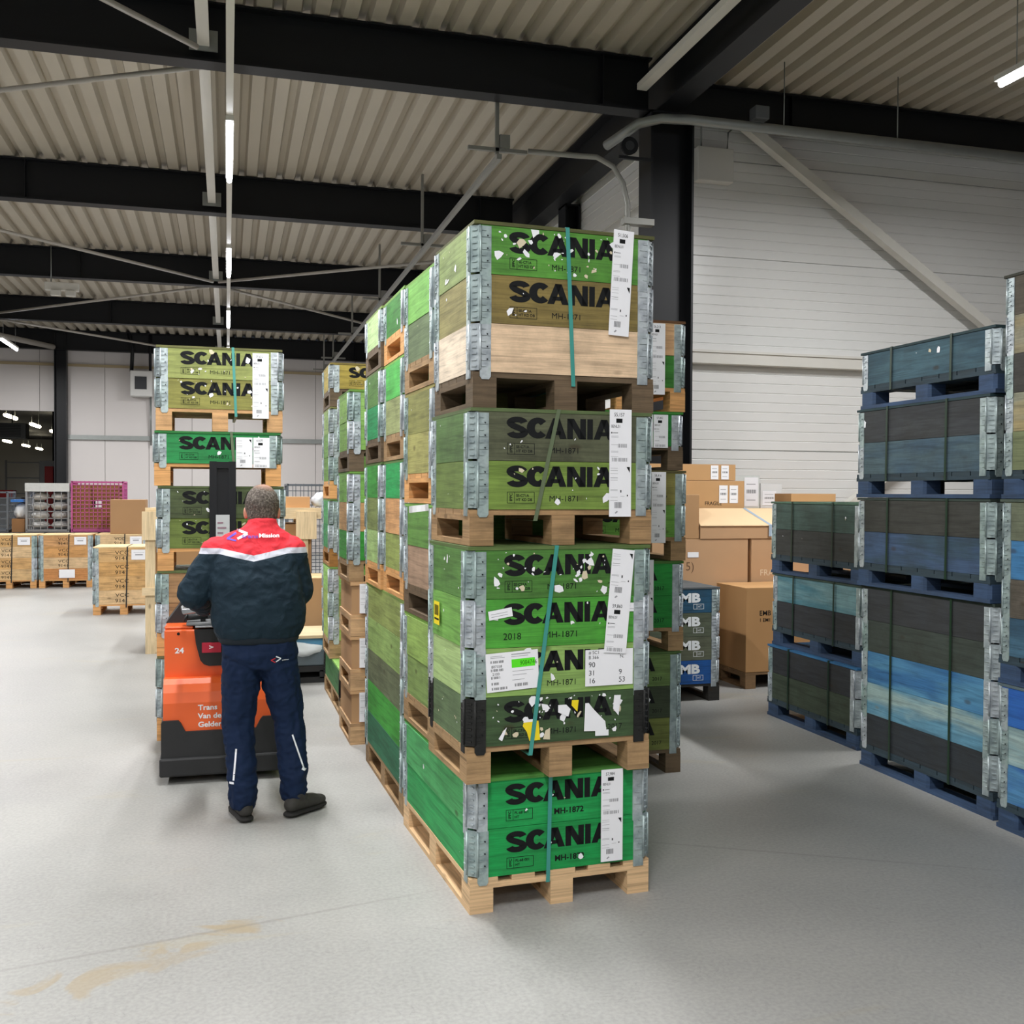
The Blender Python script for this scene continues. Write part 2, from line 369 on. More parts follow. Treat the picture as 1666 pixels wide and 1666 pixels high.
# flat strut beside the light rail, one length per bay, with end plates
def strut(y0, y1, x=-.2, z=5.62):
    b = MB(); b.box((x - .05, y0, z - .05), (x + .05, y1, z + .05), WHITESTEEL, 1)
    for y in (y0, y1): b.box((x - .12, y - .008, z - .09), (x + .12, y + .008, z + .09), GREYSTEEL)
    return struct(b.build('trim_3'))
for k in range(2, len(BY) - 1): strut(BY[k] + .11, BY[k + 1] - .11)
def rod(name, pts, rad=.022, mat=None): b = MB(); b.tube(pts, rad, mat or GREYSTEEL, 8); return struct(b.build(name))
RODM = plain('pale_rod', 'a7a29a', .5)
zb = 5.5
for a, c in (((-4.6, 12.2, zb), (-.2, 9.6, zb)), ((-4.9, 14.7, zb), (-.25, 19.3, zb)), ((-.15, 19.3, zb), (4., 16.0, zb)),
             ((-.25, 19.7, zb), (-5.0, 24.3, zb)), ((-.15, 19.7, zb), (4.0, 24.2, zb)), ((-5.1, 24.7, zb), (-9.5, 20, zb)),
             ((-.25, 9.2, zb), (-4.6, 4.7, zb)), ((-5, 24.7, zb), (-1, 29, zb))):
    rod('trim_4', (a, c), .026, RODM)
rod('trim_5', ((-9.9, 19.5, 5.55), (-4.4, 29.2, 5.5)), .07, RODM)
# diagonal wind braces on the right wall
def brace(name, p0, p1, w=.1):
    a = Vector(p0); c = Vector(p1); d = (c - a).normalized(); nrm = Vector((0, 1, 0)); s_ = d.cross(nrm).normalized() * w / 2
    b = MB(); q = [a + s_, a - s_, c - s_, c + s_]; y = Vector((0, .11, 0))
    vs = [p for p in q] + [p + y for p in q]
    for fc in ((0, 1, 2, 3), (7, 6, 5, 4), (0, 4, 5, 1), (1, 5, 6, 2), (2, 6, 7, 3), (3, 7, 4, 0)): b.face([vs[i] for i in fc], WHITESTEEL)
    return struct(b.build(name))
brace('trim_6', (4.98, 9.93, 5.9), (11.6, 9.93, 1.68)); brace('trim_7', (4.98, 9.93, .35), (8.2, 9.93, 2.72))
# ------------------------------------------------------------------ lamps
TUBEM = emis('lit_tube', 'f4f7ff', 24.0)
def tube_lamp(loc, label, power=TUBE_W, L=1.72, lampm=TUBEM, group='tube lamps hung from the roof'):
    e = empty('tube_light', label, 'lamp', loc, 0, group)
    b = MB(); b.box((-.035, -L / 2 - .04, .03), (.035, L / 2 + .04, .075), WHITESTEEL); b.build('housing', e)
    b = MB(); b.tube([(0, -L / 2, 0), (0, L / 2, 0)], .028, lampm, 10); b.build('tube', e)
    if loc[0] != .02:
        top = (ZR if loc[1] < 40 else 6.1) - loc[2]
        for s_ in (-1, 1): b = MB(); b.tube([(0, s_ * L * .4, .075), (0, s_ * L * .4, top)], .005, GREYSTEEL, 6); b.build('hanger_wire', e)
    ld = bpy.data.lights.new('tube_glow', 'AREA'); ld.shape = 'RECTANGLE'; ld.size = .16; ld.size_y = L; ld.energy = power; ld.color = (1, .993, .99); ld.spread = math.pi
    lo = bpy.data.objects.new('tube_glow', ld); COL.objects.link(lo); lo.parent = e; lo.location = (0, 0, -.04)
    return e
names = {-9.4: 'farthest behind the camera in the central row', .6: 'just behind the camera in the central row', 5.6: 'above the camera', 10.6: 'nearest and longest lit tube in the central row', 15.65: 'second lit tube along the central row', 20.7: 'third lit tube along the central row', 25.7: 'farthest lit tube of the central row'}
for y in (-9.4, -4.4, .6, 5.6, 10.6, 15.65, 20.7, 25.7):
    tube_lamp((.02, y, 5.05), 'slim white tube lamp, ' + names.get(y, 'behind the camera in the central row'))
b = MB()
b.box((-.01, -10.5, 5.126), (.05, YF - .02, 5.18), WHITESTEEL); tag(b.build('light_rail'), 'white metal rail carrying the central row of tube lamps', 'rail')
for y in (-4.4, .6, 5.6, 10.6, 15.65, 20.7, 25.7):
    tube_lamp((-4.8, y, 5.05), 'lit tube lamp at left, hung below the roof near the black column' if y == 25.7 else 'tube lamp of the left row outside the picture at bay %s' % {-4.4: 'one', .6: 'two', 5.6: 'three', 10.6: 'four', 15.65: 'five', 20.7: 'six'}[y], TUBE_W * .9)
for y in (-4., 1.2, 6.15):
    tube_lamp((6.05, y, 5.05), 'lit tube lamp at the right edge above the blue stacks' if y == 6.15 else 'tube lamp of the right bay behind the camera, %s' % ('far' if y < 0 else 'near'), TUBE_W * (1.35 if y == 6.15 else .12))
WARM = emis('warm_lit_tube', 'fff3d0', 14.)
n_ = 0
ORD = ['first', 'second', 'third', 'fourth', 'fifth', 'sixth']
for x, ys in ((-9.37, (50.4, 56.5, 62.5)), (-14.2, (75.2, 81.8, 87.3))):
    for y in ys:
        e = tube_lamp((x, y, 5.05), 'warm tube lamp in the far hall, %s from the left of the %s row' % (ORD[ys.index(y)], 'upper' if x > -10 else 'lower'), FAR_W, 2.4, WARM, 'tube lamps in the hall behind')
        for ch in e.children:
            if ch.name.startswith('tube') and ch.type == 'MESH': ch.scale = (3, 1, 3)
# ------------------------------------------------------------------ pallet boxes with collars
HC = .196; PH = .144; LT = .014
PINE = 'dcb98e'; AGED = 'a98a64'; OLDW = '6b5a46'; ORNG = 'd8a268'; BLUEP = '3a4f6e'
_hinge = {}
def hinge_mesh(dark=False):
    if dark in _hinge: return _hinge[dark]
    m = DARKHINGE if dark else GALV; b = MB(); c = .03; t = .004; h = HC; low = -.03
    # front leaf with rounded tongue (facing -y)
    b.prism([(c, .004), (c, low + .012), (c + .008, low), (c + .038, low), (c + .046, low + .012), (c + .046, h - .006), (c, h - .006)], -.004, .001, m)
    # 45 degree leaf
    b.prism([(-.004, c), (c, -.004), (c + .004, .004), (.02, .02), (.004, c + .004)], .006, h - .003, m, 'xy')
    # side leaf
    b.box((-.005, c, low + .004), (.001, c + .046, h - .006), m)
    for k in range(7):
        z = .02 + k * .025
        b.box((c + .006, -.0075, z), (c + (.04 if k % 2 else .024), -.003, z + .005), m)
        b.box((-.0085, c + .006, z), (-.004, c + (.04 if k % 2 else .024), z + .005), m)
        a = Vector((-.004, c, z)); e = Vector((c, -.004, z)); nrm = Vector((-.7, -.7, 0)) * .006; dz = Vector((0, 0, .006)); p0 = a.lerp(e, .28); p1 = a.lerp(e, .72)
        b.face([p0 + nrm, p1 + nrm, p1 + nrm + dz, p0 + nrm + dz], m); b.face([p0 + dz, p0 + nrm + dz, p1 + nrm + dz, p1 + dz], m); b.face([p0, p1, p1 + nrm, p0 + nrm], m)
        b.face([p0, p0 + nrm, p0 + nrm + dz, p0 + dz], m); b.face([p1 + nrm, p1, p1 + dz, p1 + nrm + dz], m)
    b.tube([(c, -.006, .01), (c, -.006, h - .008)], .0055, m, 6); b.tube([(-.006, c, .01), (-.006, c, h - .008)], .0055, m, 6)
    for k in (.05, .1, .15): b.tube([(c + .03, -.004, k), (c + .03, -.008, k)], .0035, INK, 6)
    o = b.build('hinge'); me = o.data; bpy.data.objects.remove(o); _hinge[dark] = me; return me
def add_hinges(col, Wd, Dp, dark=False, back=True):
    me = hinge_mesh(dark)
    for (x, y, a) in ((0, 0, 0), (Wd, 0, 90), (Wd, Dp, 180), (0, Dp, 270)):
        if y > 0 and not back and x > 0: continue
        o = bpy.data.objects.new('hinge', me); COL.objects.link(o); o.parent = col; o.location = (x, y, 0); o.rotation_euler = (0, 0, R(a))
def fade_(c, k=.12):
    if not c: return c
    v = [int(c[i:i + 2], 16) for i in (0, 2, 4)]; g = sum(v) / 3 + 18
    return '%02x%02x%02x' % tuple(int(min(255, x * (1 - k) + g * k)) for x in v)
def scraps(b, rng, x0, x1, z0, z1, n, y=-.0016, mx=.032, mats=None):
    for _ in range(n):
        cx, cz = rng.uniform(x0, x1), rng.uniform(z0, z1); s_ = mx * (.15 + .85 * rng.random() ** 3); st = rng.uniform(.4, 1); an = rng.uniform(0, 6.28); k = rng.randint(5, 7)
        pts = []
        for i in range(k):
            t = 6.283 * i / k; rr = s_ * rng.uniform(.4, 1)
            px, pz = math.cos(t) * rr, math.sin(t) * rr * st
            pts.append((cx + px * math.cos(an) - pz * math.sin(an), y - rng.random() * .0004, min(max(cz + px * math.sin(an) + pz * math.cos(an), .002), HC - .004)))
        b.face(pts, mats[0] if mats else rng.choice([PAPER, PAPER, PAPER, CREAM]))
def collar_mesh(Wd, Dp, wc, kind=None, texts=(), scr=0, rng=None, sidew=None, big=False):
    wc_, dirt, c2 = (wc + (.35, None))[:3] if isinstance(wc, tuple) else (wc, .35, None)
    if isinstance(wc, tuple) and len(wc) == 2: wc_, dirt = wc; c2 = None
    m = wood(fade_(wc_), dirt, fade_(c2)); b = MB(); t = .02; e = .012; rs = rng.uniform(0, 50)
    b.box((e + .02, 0, .001), (Wd - e - .02, t, HC - .001), m, 0, rs); b.box((e + .02, Dp - t, .001), (Wd - e - .02, Dp, HC - .001), m, 0, rs + 3)
    ms = wood(fade_(sidew), dirt * .8) if sidew else m  # side colour holds painted-in lamplight from the left as well as paint wear
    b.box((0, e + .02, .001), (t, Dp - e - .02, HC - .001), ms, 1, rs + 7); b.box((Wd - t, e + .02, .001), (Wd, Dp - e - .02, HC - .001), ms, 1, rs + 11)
    ink = INK if kind != 'EMB' else WHITEINK
    if kind == 'S71' or kind == 'S72' or kind == 'S18':
        fade = INK
        b.text('SCANIA!', .155, .093, .083, fade, -.0008, xs=1.0)
        if kind == 'S71':
            b.text('MH-1871', .335, .034, .024, ink, -.0008, xs=1.05); b.text('2017', .605, .034, .024, ink, -.0008)
        if kind == 'S18':
            b.text('2018', .15, .032, .028, ink, -.0008); b.text('MH-1871', .325, .034, .026, ink, -.0008, xs=1.1)
        if kind == 'S72': b.text('MH-1872', .365, .036, .024, ink, -.0008, bold=.03, xs=1.05)
        if kind != 'S18':
            x, z, w_, h_ = .155, .026, .115, .044; l = .0018
            for q in ((x, z, x + w_, z + l), (x, z + h_, x + w_, z + h_ + l), (x, z, x + l, z + h_), (x + w_, z, x + w_ + l, z + h_ + l), (x + .03, z, x + .03 + l, z + h_)): b.box((q[0], -.0008, q[1]), (q[2], 0, q[3]), ink)
            t1, t2 = ('PL-68 001', 'HT') if kind == 'S72' else ('SE-C71A', 'HT KD DB')
            b.text(t1, x + .037, z + .026, .011, ink, -.0008, bold=.02); b.text(t2, x + .037, z + .009, .011, ink, -.0008, bold=.02)
            b.text('IPPC', x + .022, z + .008, .012, ink, -.0008, rot=R(90), bold=.02)
    elif kind == 'EMB':
        b.text('EMB', Wd - .43, .09, .072, ink, -.0008, bold=.05, xs=1.35)
        x, z, w_, h_ = Wd - .24, .03, .09, .04; l = .003
        for q in ((x, z, x + w_, z + l), (x, z + h_, x + w_, z + h_ + l), (x, z, x + l, z + h_), (x + w_, z, x + w_ + l, z + h_ + l), (x + .03, z, x + .03 + l, z + h_)): b.box((q[0], -.0008, q[1]), (q[2], 0, q[3]), ink)
        b.text('HT', x + .04, z + .013, .018, ink, -.0008)
    elif kind == 'VCC':
        b.text('VCC', Wd * .36, .105, .052, ink, -.0008, xs=1.25); b.text('9141', Wd * .355, .028, .052, ink, -.0008, xs=1.2)
    if scr:
        scraps(b, rng, .1, Wd - .12, .02, HC - .01, scr)
        sb = MB(); sb.mats = b.mats; scraps(sb, rng, .1, Dp - .12, .03, HC - .02, max(1, scr // 7), mx=.028)
        i = len(b.v); b.v += [(p[1] + .0002, Dp - p[0], p[2]) for p in sb.v]; b.f += [tuple(q + i for q in fc) for fc in sb.f]; b.m += sb.m; b.uv += sb.uv; b.smooth += sb.smooth
    return b
def paper_label(x, z, parent, num, h=.43, w=.088, tilt=0., top=True, side=2):
    """shipping ticket strip: two tickets, one above the other (side=2), or one (side=1)"""
    b = MB(); c, s_ = math.cos(tilt), math.sin(tilt)
    T = lambda p: (x + (p[0]) * c - (p[2]) * s_, p[1], z + p[0] * s_ + p[2] * c)
    def rect(x0, z0, x1, z1, m, y): b.face([T((x0, y, z0)), T((x1, y, z0)), T((x1, y, z1)), T((x0, y, z1))], m)
    y = -.0105; n = 6
    for i in range(n):       # slightly wavy paper
        z0, z1 = h * i / n, h * (i + 1) / n; q = [T((0, y, z0)), T((w, y, z0)), T((w, y, z1)), T((0, y, z1))]; b.face(q, PAPER)
    rect(0, h, w, 0, PAPER, y + .0005)
    yy = y - .0006; th = h / side
    def ticket(z0, first):
        if first:
            b.text(num, w * .2, z0 + th * .87, th * .07, INK, yy, xs=.8, T=T)
            rect(w * .3, z0 + th * .75, w * .58, z0 + th * .83, INK, yy); b.text('BENL01', w * .07, z0 + th * .66, th * .055, INK, yy, xs=.75, T=T)
            rect(w * .07, z0 + th * .55, w * .12, z0 + th * .58, INK, yy); rect(w * .15, z0 + th * .56, w * .38, z0 + th * .57, INK, yy)
            for zz in (.5, .48, .34, .22, .2, .12): rect(w * .07, z0 + th * zz, w * .4, z0 + th * zz + .0012, GREYPRINT, yy)
            xs_ = [.38 + .02 * i for i in range(22)]
            for i, q in enumerate(xs_):
                if (i * 7) % 5 != 2: rect(w * q, z0 + th * .29, w * (q + .012), z0 + th * .36, GREYPRINT if i % 3 else INK, yy)
            for i in range(26):
                if (i * 5) % 7 != 3: rect(w * (.12 + .027 * i), z0 + th * .03, w * (.12 + .027 * i + .014), z0 + th * .1, GREYPRINT if i % 3 else INK, yy)
        else:
            b.face([T((w * .78, yy, z0 + th * .93)), T((w * .93, yy, z0 + th * .82)), T((w * .93, yy, z0 + th * .93))], INK)
            for zz in (.9, .86, .8, .72, .68, .5, .48, .36, .3): rect(w * .05, z0 + th * zz, w * .38, z0 + th * zz + .0012, GREYPRINT if zz not in (.72,) else INK, yy)
            rect(w * .5, z0 + th * .45, w * .55, z0 + th * .5, INK, yy); rect(w * .5, z0 + th * .38, w * .7, z0 + th * .385, GREYPRINT, yy)
            rect(w * .8, z0 + th * .38, w * .85, z0 + th * .41, INK, yy)
            for i in range(10): rect(w * (.25 + .033 * i), z0 + th * .16, w * (.27 + .033 * i), z0 + th * .27, GREYPRINT if i % 2 else INK, yy)
            b.face([T((w * .25, yy, z0 + th * .07)), T((w * .35, yy, z0 + th * .11)), T((w * .4, yy, z0 + th * .09)), T((w * .3, yy, z0 + th * .055))], GREYPRINT)
    if side == 2: ticket(th, top); ticket(0, not top)
    else: ticket(0, top)
    return b.build('paper_label', parent)
def pallet(parent, Wd, Dp, kind, wc, detail=True):
    """kind: half (boards across the front), full (boards along the depth), blue (bottom boards across the front, rounded blocks)"""
    m = wood(wc, .45 if wc not in (PINE, ORNG) else .12, None, .3); b = MB(); t = .022
    rng = random.Random(int(Wd * 100 + Dp * 10 + len(wc)))
    xs = [(0, .1), (Wd / 2 - .05, Wd / 2 + .05), (Wd - .1, Wd)]
    if kind == 'half':
        ys = [(0, .1), (Dp - .1, Dp)]
        n = 5; w_ = Dp / n
        for i in range(n): b.box((0, i * w_ + .004, PH - t), (Wd, (i + 1) * w_ - .004, PH), m, 0)
        for a, c in xs: b.box((a, 0, PH - 2 * t), (c, Dp, PH - t), m, 1); b.box((a, 0, 0), (c, Dp, t), m, 1)
    elif kind == 'full':
        ys = [(0, .12), (Dp / 2 - .06, Dp / 2 + .06), (Dp - .12, Dp)]
        wd = [.12, .1, .12, .1, .12]; g = (Wd - sum(wd)) / 4; x = 0
        for w_ in wd: b.box((x, 0, PH - t), (x + w_, Dp, PH), m, 1); x += w_ + g
        for a, c in ys: b.box((0, a, PH - 2 * t), (Wd, c, PH - t), m, 0)
        for a, c in xs: b.box((a, 0, 0), (c, Dp, t), m, 1)
    else:
        xs = [(0, .14), (Wd / 2 - .07, Wd / 2 + .07), (Wd - .14, Wd)]; ys = [(0, .12), (Dp / 2 - .06, Dp / 2 + .06), (Dp - .12, Dp)]
        n = 8; w_ = Wd / n; mt = wood('33434d', .4)
        for i in range(n): b.box((i * w_ + .004, 0, PH - t), ((i + 1) * w_ - .004, Dp, PH), mt, 1)
        for a, c in ys: b.box((0, a, PH - 2 * t), (Wd, c, PH - t), mt, 0); b.box((0, a, 0), (Wd, c, t), m, 0)
    p = b.build('pallet', parent)
    z0, z1 = t, PH - 2 * t
    for a, c in xs:
        for d, e in ys:
            bb = MB(); o_ = rng.uniform(0, 40)
            if kind == 'blue':
                cx, cy = (a + c) / 2, (d + e) / 2; hw, hd = (c - a) / 2, (e - d) / 2
                pts = [(cx + max(-hw, min(hw, (hw + .02) * math.cos(tt))), cy + max(-hd, min(hd, (hd + .02) * math.sin(tt)))) for tt in [6.283 * i / 20 for i in range(20)]]
                bb.prism(pts, z0, z1, m, 'xy', smooth=True)
            else: bb.box((a, d, z0), (c, e, z1), m, 0 if kind != 'full' else 1, o_)
            if detail: bb.build('block', p)
            else:
                i = len(b.v); b.v += bb.v; b.f += [tuple(q + i for q in fc) for fc in bb.f]; b.m += [b.mi(m)] * len(bb.f); b.uv += bb.uv; b.smooth += bb.smooth
    if not detail:
        bpy.data.objects.remove(p); p = b.build('pallet', parent)
    return p
_lid = {}
TEAL = plain('teal_strap', '3c8f86', .35, spec=.6); OLIVES = plain('olive_strap', '5d6a50', .4); DKSTRAP = plain('dark_green_strap', '16301f', .4); BLKSTRAP = plain('black_strap', '1c1c1c', .4)
def strap(parent, Wd, Dp, xt, xb, z0, z1, m, w=.017, name='strap'):
    b = MB(); y = -.009; t = .0015
    def seg(a, c):
        pass
    yf, yb = -.0092, Dp + .0092
    b.face([(xb - w / 2, yf, z0), (xb + w / 2, yf, z0), (xt + w / 2, yf, z1), (xt - w / 2, yf, z1)], m)
    b.face([(xb + w / 2, yf + t, z0), (xb - w / 2, yf + t, z0), (xt - w / 2, yf + t, z1), (xt + w / 2, yf + t, z1)], m)
    b.box((xt - w / 2, yf, z1), (xt + w / 2, yb, z1 + t), m)
    b.box((xb - w / 2, yb - t, z0), (xb + w / 2, yb, z1), m)
    b.box((xb - w / 2, yf, z0 - t), (xb + w / 2, yb, z0), m)
    return b.build(name, parent)
def load_box(label, x, y, rz, z0, Wd, Dp, ptype, pcol, collars, lid='4d6b34', straps=(), group=None, seed=0, detail=True, side=None, cat='pallet box', name='pallet_box', hng=True, dark=()):
    """collars: list from the bottom up of (colour, kind, n_scraps)"""
    rng = random.Random(seed * 7 + 3)
    e = empty(name, label, cat, (x, y, z0), R(rz), group)
    pallet(e, Wd, Dp, ptype, pcol, detail)
    z = PH
    for i, c in enumerate(collars):
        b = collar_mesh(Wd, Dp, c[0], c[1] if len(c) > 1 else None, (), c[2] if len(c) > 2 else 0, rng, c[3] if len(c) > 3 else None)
        o = b.build('collar', e); o.location = (rng.uniform(-.002, .002), rng.uniform(-.002, .002), z)
        if hng: add_hinges(o, Wd, Dp, i in dark)
        z += HC
    if lid:
        b = MB(); b.box((.002, -.004, z), (Wd - .002, Dp + .002, z + LT), wood(lid, .4, None, .25, knots=False), 0); b.build('lid', e)
    for s_ in straps:
        strap(e, Wd, Dp, s_[0], s_[1], PH - .022 * (2 if ptype != 'half' else 2), z + LT + .0005, s_[2])
    return e, z
def unit_h(n): return PH + n * HC + LT + .0025
GS = 'green pallet boxes in the stacks'
# --- the near stack
X0, Y0 = .944, 4.005
z = 0
e, t = load_box('bright green two-collar pallet box on the floor, at the foot of the nearest stack', X0, Y0, 3.3, z, .8, 1.2, 'full', PINE,
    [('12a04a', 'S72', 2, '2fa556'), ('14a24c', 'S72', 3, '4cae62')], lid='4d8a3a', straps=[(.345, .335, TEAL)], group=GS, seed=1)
paper_label(.572, .155, e, '57,984', h=.39, w=.1)
z += unit_h(2)
e, t = load_box('four-collar green pallet box with big printed sheets, second up in the nearest stack', .912, 3.93, 3.6, z, .8, .6, 'half', AGED,
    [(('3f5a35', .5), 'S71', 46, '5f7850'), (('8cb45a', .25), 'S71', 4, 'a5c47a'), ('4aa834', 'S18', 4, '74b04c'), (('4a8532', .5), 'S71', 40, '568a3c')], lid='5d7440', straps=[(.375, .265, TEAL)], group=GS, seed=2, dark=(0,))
L2 = e
paper_label(.585, .50, e, '59,860', h=.43, w=.1, tilt=R(-5), top=False)
def sheet(parent, x, z, w, h, m=None, tilt=0, rows=(), y=-.0045, name='paper_sheet', label=None):
    b = MB(); c, s_ = math.cos(tilt), math.sin(tilt); T = lambda p: (x + p[0] * c - p[2] * s_, p[1], z + p[0] * s_ + p[2] * c)
    b.face([T((0, y, 0)), T((w, y, 0)), T((w, y, h)), T((0, y, h))], m or PAPER); b.face([T((0, y + .0003, 0)), T((0, y + .0003, h)), T((w, y + .0003, h)), T((w, y + .0003, 0))], m or PAPER)
    for r_ in rows:
        if r_[0] == 't': b.text(r_[1], r_[2], r_[3], r_[4], r_[5] if len(r_) > 5 else INK, y - .0004, T=T, xs=r_[6] if len(r_) > 6 else 1)
        elif r_[0] == 'r': b.face([T((r_[1], y - .0004, r_[2])), T((r_[3], y - .0004, r_[2])), T((r_[3], y - .0004, r_[4])), T((r_[1], y - .0004, r_[4]))], r_[5])
        elif r_[0] == 'b':
            for i in range(int((r_[3] - r_[1]) / .0035)):
                if (i * 5) % 7 != 3: q = r_[1] + i * .0035; b.face([T((q, y - .0004, r_[2])), T((q + .0019, y - .0004, r_[2])), T((q + .0019, y - .0004, r_[4])), T((q, y - .0004, r_[4]))], INK)
    o = b.build(name, parent)
    if label: o['label'] = label
    return o
zc = lambda k: PH + k * HC
sheet(e, .082, zc(1) + .02, .222, .155, tilt=R(3), rows=[('b', .02, .008, .09, .018), ('b', .02, .028, .058, .038), ('b', .02, .052, .06, .062), ('t', '2100', .025, .066, .011), ('b', .02, .082, .075, .092), ('t', '807358', .022, .096, .011),
    ('b', .02, .115, .08, .125), ('r', .02, .135, .08, .137, GREYPRINT), ('r', .02, .141, .07, .143, GREYPRINT), ('r', .108, .09, .208, .124, GREENP), ('t', '9084746', .143, .098, .019, INK, .8), ('b', .118, .014, .18, .026), ('r', .108, .04, .16, .042, GREYPRINT), ('r', .11, .06, .17, .062, GREYPRINT), ('r', .108, .134, .18, .136, GREYPRINT), ('r', .108, .142, .19, .146, GREYPRINT), ('r', .11, .075, .2, .077, GREYPRINT)])
sheet(e, .505, zc(1) + .022, .215, .15, rows=[('t', '# SC1', .014, .132, .014), ('t', 'B 366', .014, .112, .014), ('t', '90', .014, .078, .022), ('t', '31', .014, .044, .022), ('t', '16', .014, .012, .022), ('t', 'JR', .15, .132, .014), ('t', 'N.', .155, .112, .014), ('t', '9', .15, .044, .022), ('t', '53', .15, .012, .022)])
sheet(e, .09, zc(2) + .112, .1, .036, tilt=R(9), rows=[('r', .01, .01, .08, .012, GREYPRINT), ('r', .01, .02, .08, .022, GREYPRINT)])
sheet(e, .67, zc(2) + .13, .075, .036, tilt=R(-1), rows=[('r', .01, .01, .06, .012, GREYPRINT)])
for P, m_, y_, nm in (([(.262, .012), (.308, .014), (.302, .075), (.3, .092), (.24, .095), (.232, .075), (.25, .05)], YELLOW, -.0056, 'yellow_scrap'), ([(.444, .145), (.47, .118), (.476, .165), (.446, .166)], YELLOW, -.0056, 'yellow_scrap'),
        ([(.235, .088), (.285, .09), (.285, .1), (.238, .1)], PAPER, -.006, 'torn_ticket'), ([(.5, .035), (.6, .03), (.595, .07), (.545, .12), (.52, .15), (.505, .15)], PAPER, -.0065, 'torn_ticket'), ([(.55, .012), (.61, .01), (.61, .035), (.55, .036)], PAPER, -.0068, 'torn_ticket'),
        ([(.63, .12), (.655, .09), (.665, .175), (.635, .176)], PAPER, -.0065, 'torn_ticket'), ([(.385, .12), (.43, .1), (.44, .13), (.42, .15), (.385, .15)], PAPER, -.0065, 'torn_ticket'), ([(.32, .015), (.35, .012), (.35, .06), (.33, .05)], CREAM, -.0065, 'torn_ticket'), ([(.13, .03), (.15, .06), (.165, .075), (.155, .045), (.145, .02)], PAPER, -.0065, 'torn_ticket')):
    b = MB(); b.face([(p[0], y_, zc(0) + p[1]) for p in P], m_); b.build(nm, e)
# small yellow ticket on the left side
b = MB(); ys = (.47, .38)
b.face([(-.0115, ys[0], zc(2) + .05), (-.0115, ys[1], zc(2) + .05), (-.0115, ys[1], zc(2) + .15), (-.0115, ys[0], zc(2) + .15)], YELLOW)
for k in range(12): yy = ys[0] - .012 - k * .0055; b.face([(-.0119, yy, zc(2) + .09), (-.0119, yy - .003, zc(2) + .09), (-.0119, yy - .003, zc(2) + .135), (-.0119, yy, zc(2) + .135)], INK)
b.face([(-.0119, ys[0] - .01, zc(2) + .07), (-.0119, ys[1] + .01, zc(2) + .07), (-.0119, ys[1] + .01, zc(2) + .078), (-.0119, ys[0] - .01, zc(2) + .078)], INK)
b.build('yellow_ticket', e)['label'] = 'yellow barcode ticket'
z += unit_h(4)
e, t = load_box('two-collar pallet box with worn brown upper collar, third up in the nearest stack', .925, 3.955, 3.5, z, .8, .6, 'half', 'a5855f',
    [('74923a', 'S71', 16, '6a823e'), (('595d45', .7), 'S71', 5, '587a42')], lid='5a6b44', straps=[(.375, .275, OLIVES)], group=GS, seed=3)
paper_label(.6, .115, e, '55,157', h=.445, w=.1)
z += unit_h(2)
e, t = load_box('three-collar pallet box with raw pine, brown and green collars on top of the nearest stack', .944, 3.99, 3.3, z, .8, .6, 'half', OLDW,
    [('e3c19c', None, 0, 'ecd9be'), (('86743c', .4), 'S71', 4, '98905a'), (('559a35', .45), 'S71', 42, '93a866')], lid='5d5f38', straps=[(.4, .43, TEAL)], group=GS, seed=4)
paper_label(.585, .32, e, '51,506', h=.44, w=.092, tilt=R(-3))
# white folded paper sticking out of the near stack
def flag(parent, x, y, z, w, h, label, ang=.6):
    b = MB(); n = 5; P = [(x - w * i / n * math.cos(ang), y - .01 * math.sin(i * 1.3), z + w * i / n * math.sin(ang) * .3 - .006 * i) for i in range(n + 1)]
    for a, c in zip(P, P[1:]): b.face([a, c, (c[0], c[1] + .004, c[2] + h), (a[0], a[1] + .004, a[2] + h)], PAPER)
    b.build('loose_paper', parent)['label'] = label
flag(bpy.data.objects['pallet_box.002'], -.008, .62, .13, .11, .03, 'loose white paper strip hanging off the side')
# --- behind the near stack, on the same long green box
def behind(x, y, r0, z, spec, seed0, labels):
    for i, (cols, lid, pc) in enumerate(spec):
        load_box(labels[i], x, y, r0, z, .8, .6, 'half', pc, cols, lid=lid, group=GS, seed=seed0 + i); z += unit_h(len(cols))
    return z
bx, by = .944 - .6 * math.sin(R(3.3)), 4.005 + .6 * math.cos(R(3.3)) + .004
behind(bx, by, 3.3, unit_h(2), [
    ([('7d9a52', None, 0), ('93b858', None, 0)], '7fa94e', AGED), ([('a98a70', None, 0), ('5f9440', None, 0)], '7fb35a', OLDW),
    ([('a5a35c', None, 0), ('8e8f4e', None, 2)], '9a9258', ORNG), ([('6a7f58', None, 4), ('7ec25a', None, 0)], '77a050', AGED)], 20,
    ['lime two-collar box directly behind the four-collar box of the nearest stack', 'box with a pinkish brown lower collar, behind the nearest stack', 'khaki two-collar box behind the worn brown one of the nearest stack', 'grey-green and light green box at the top, directly behind the nearest stack top'])
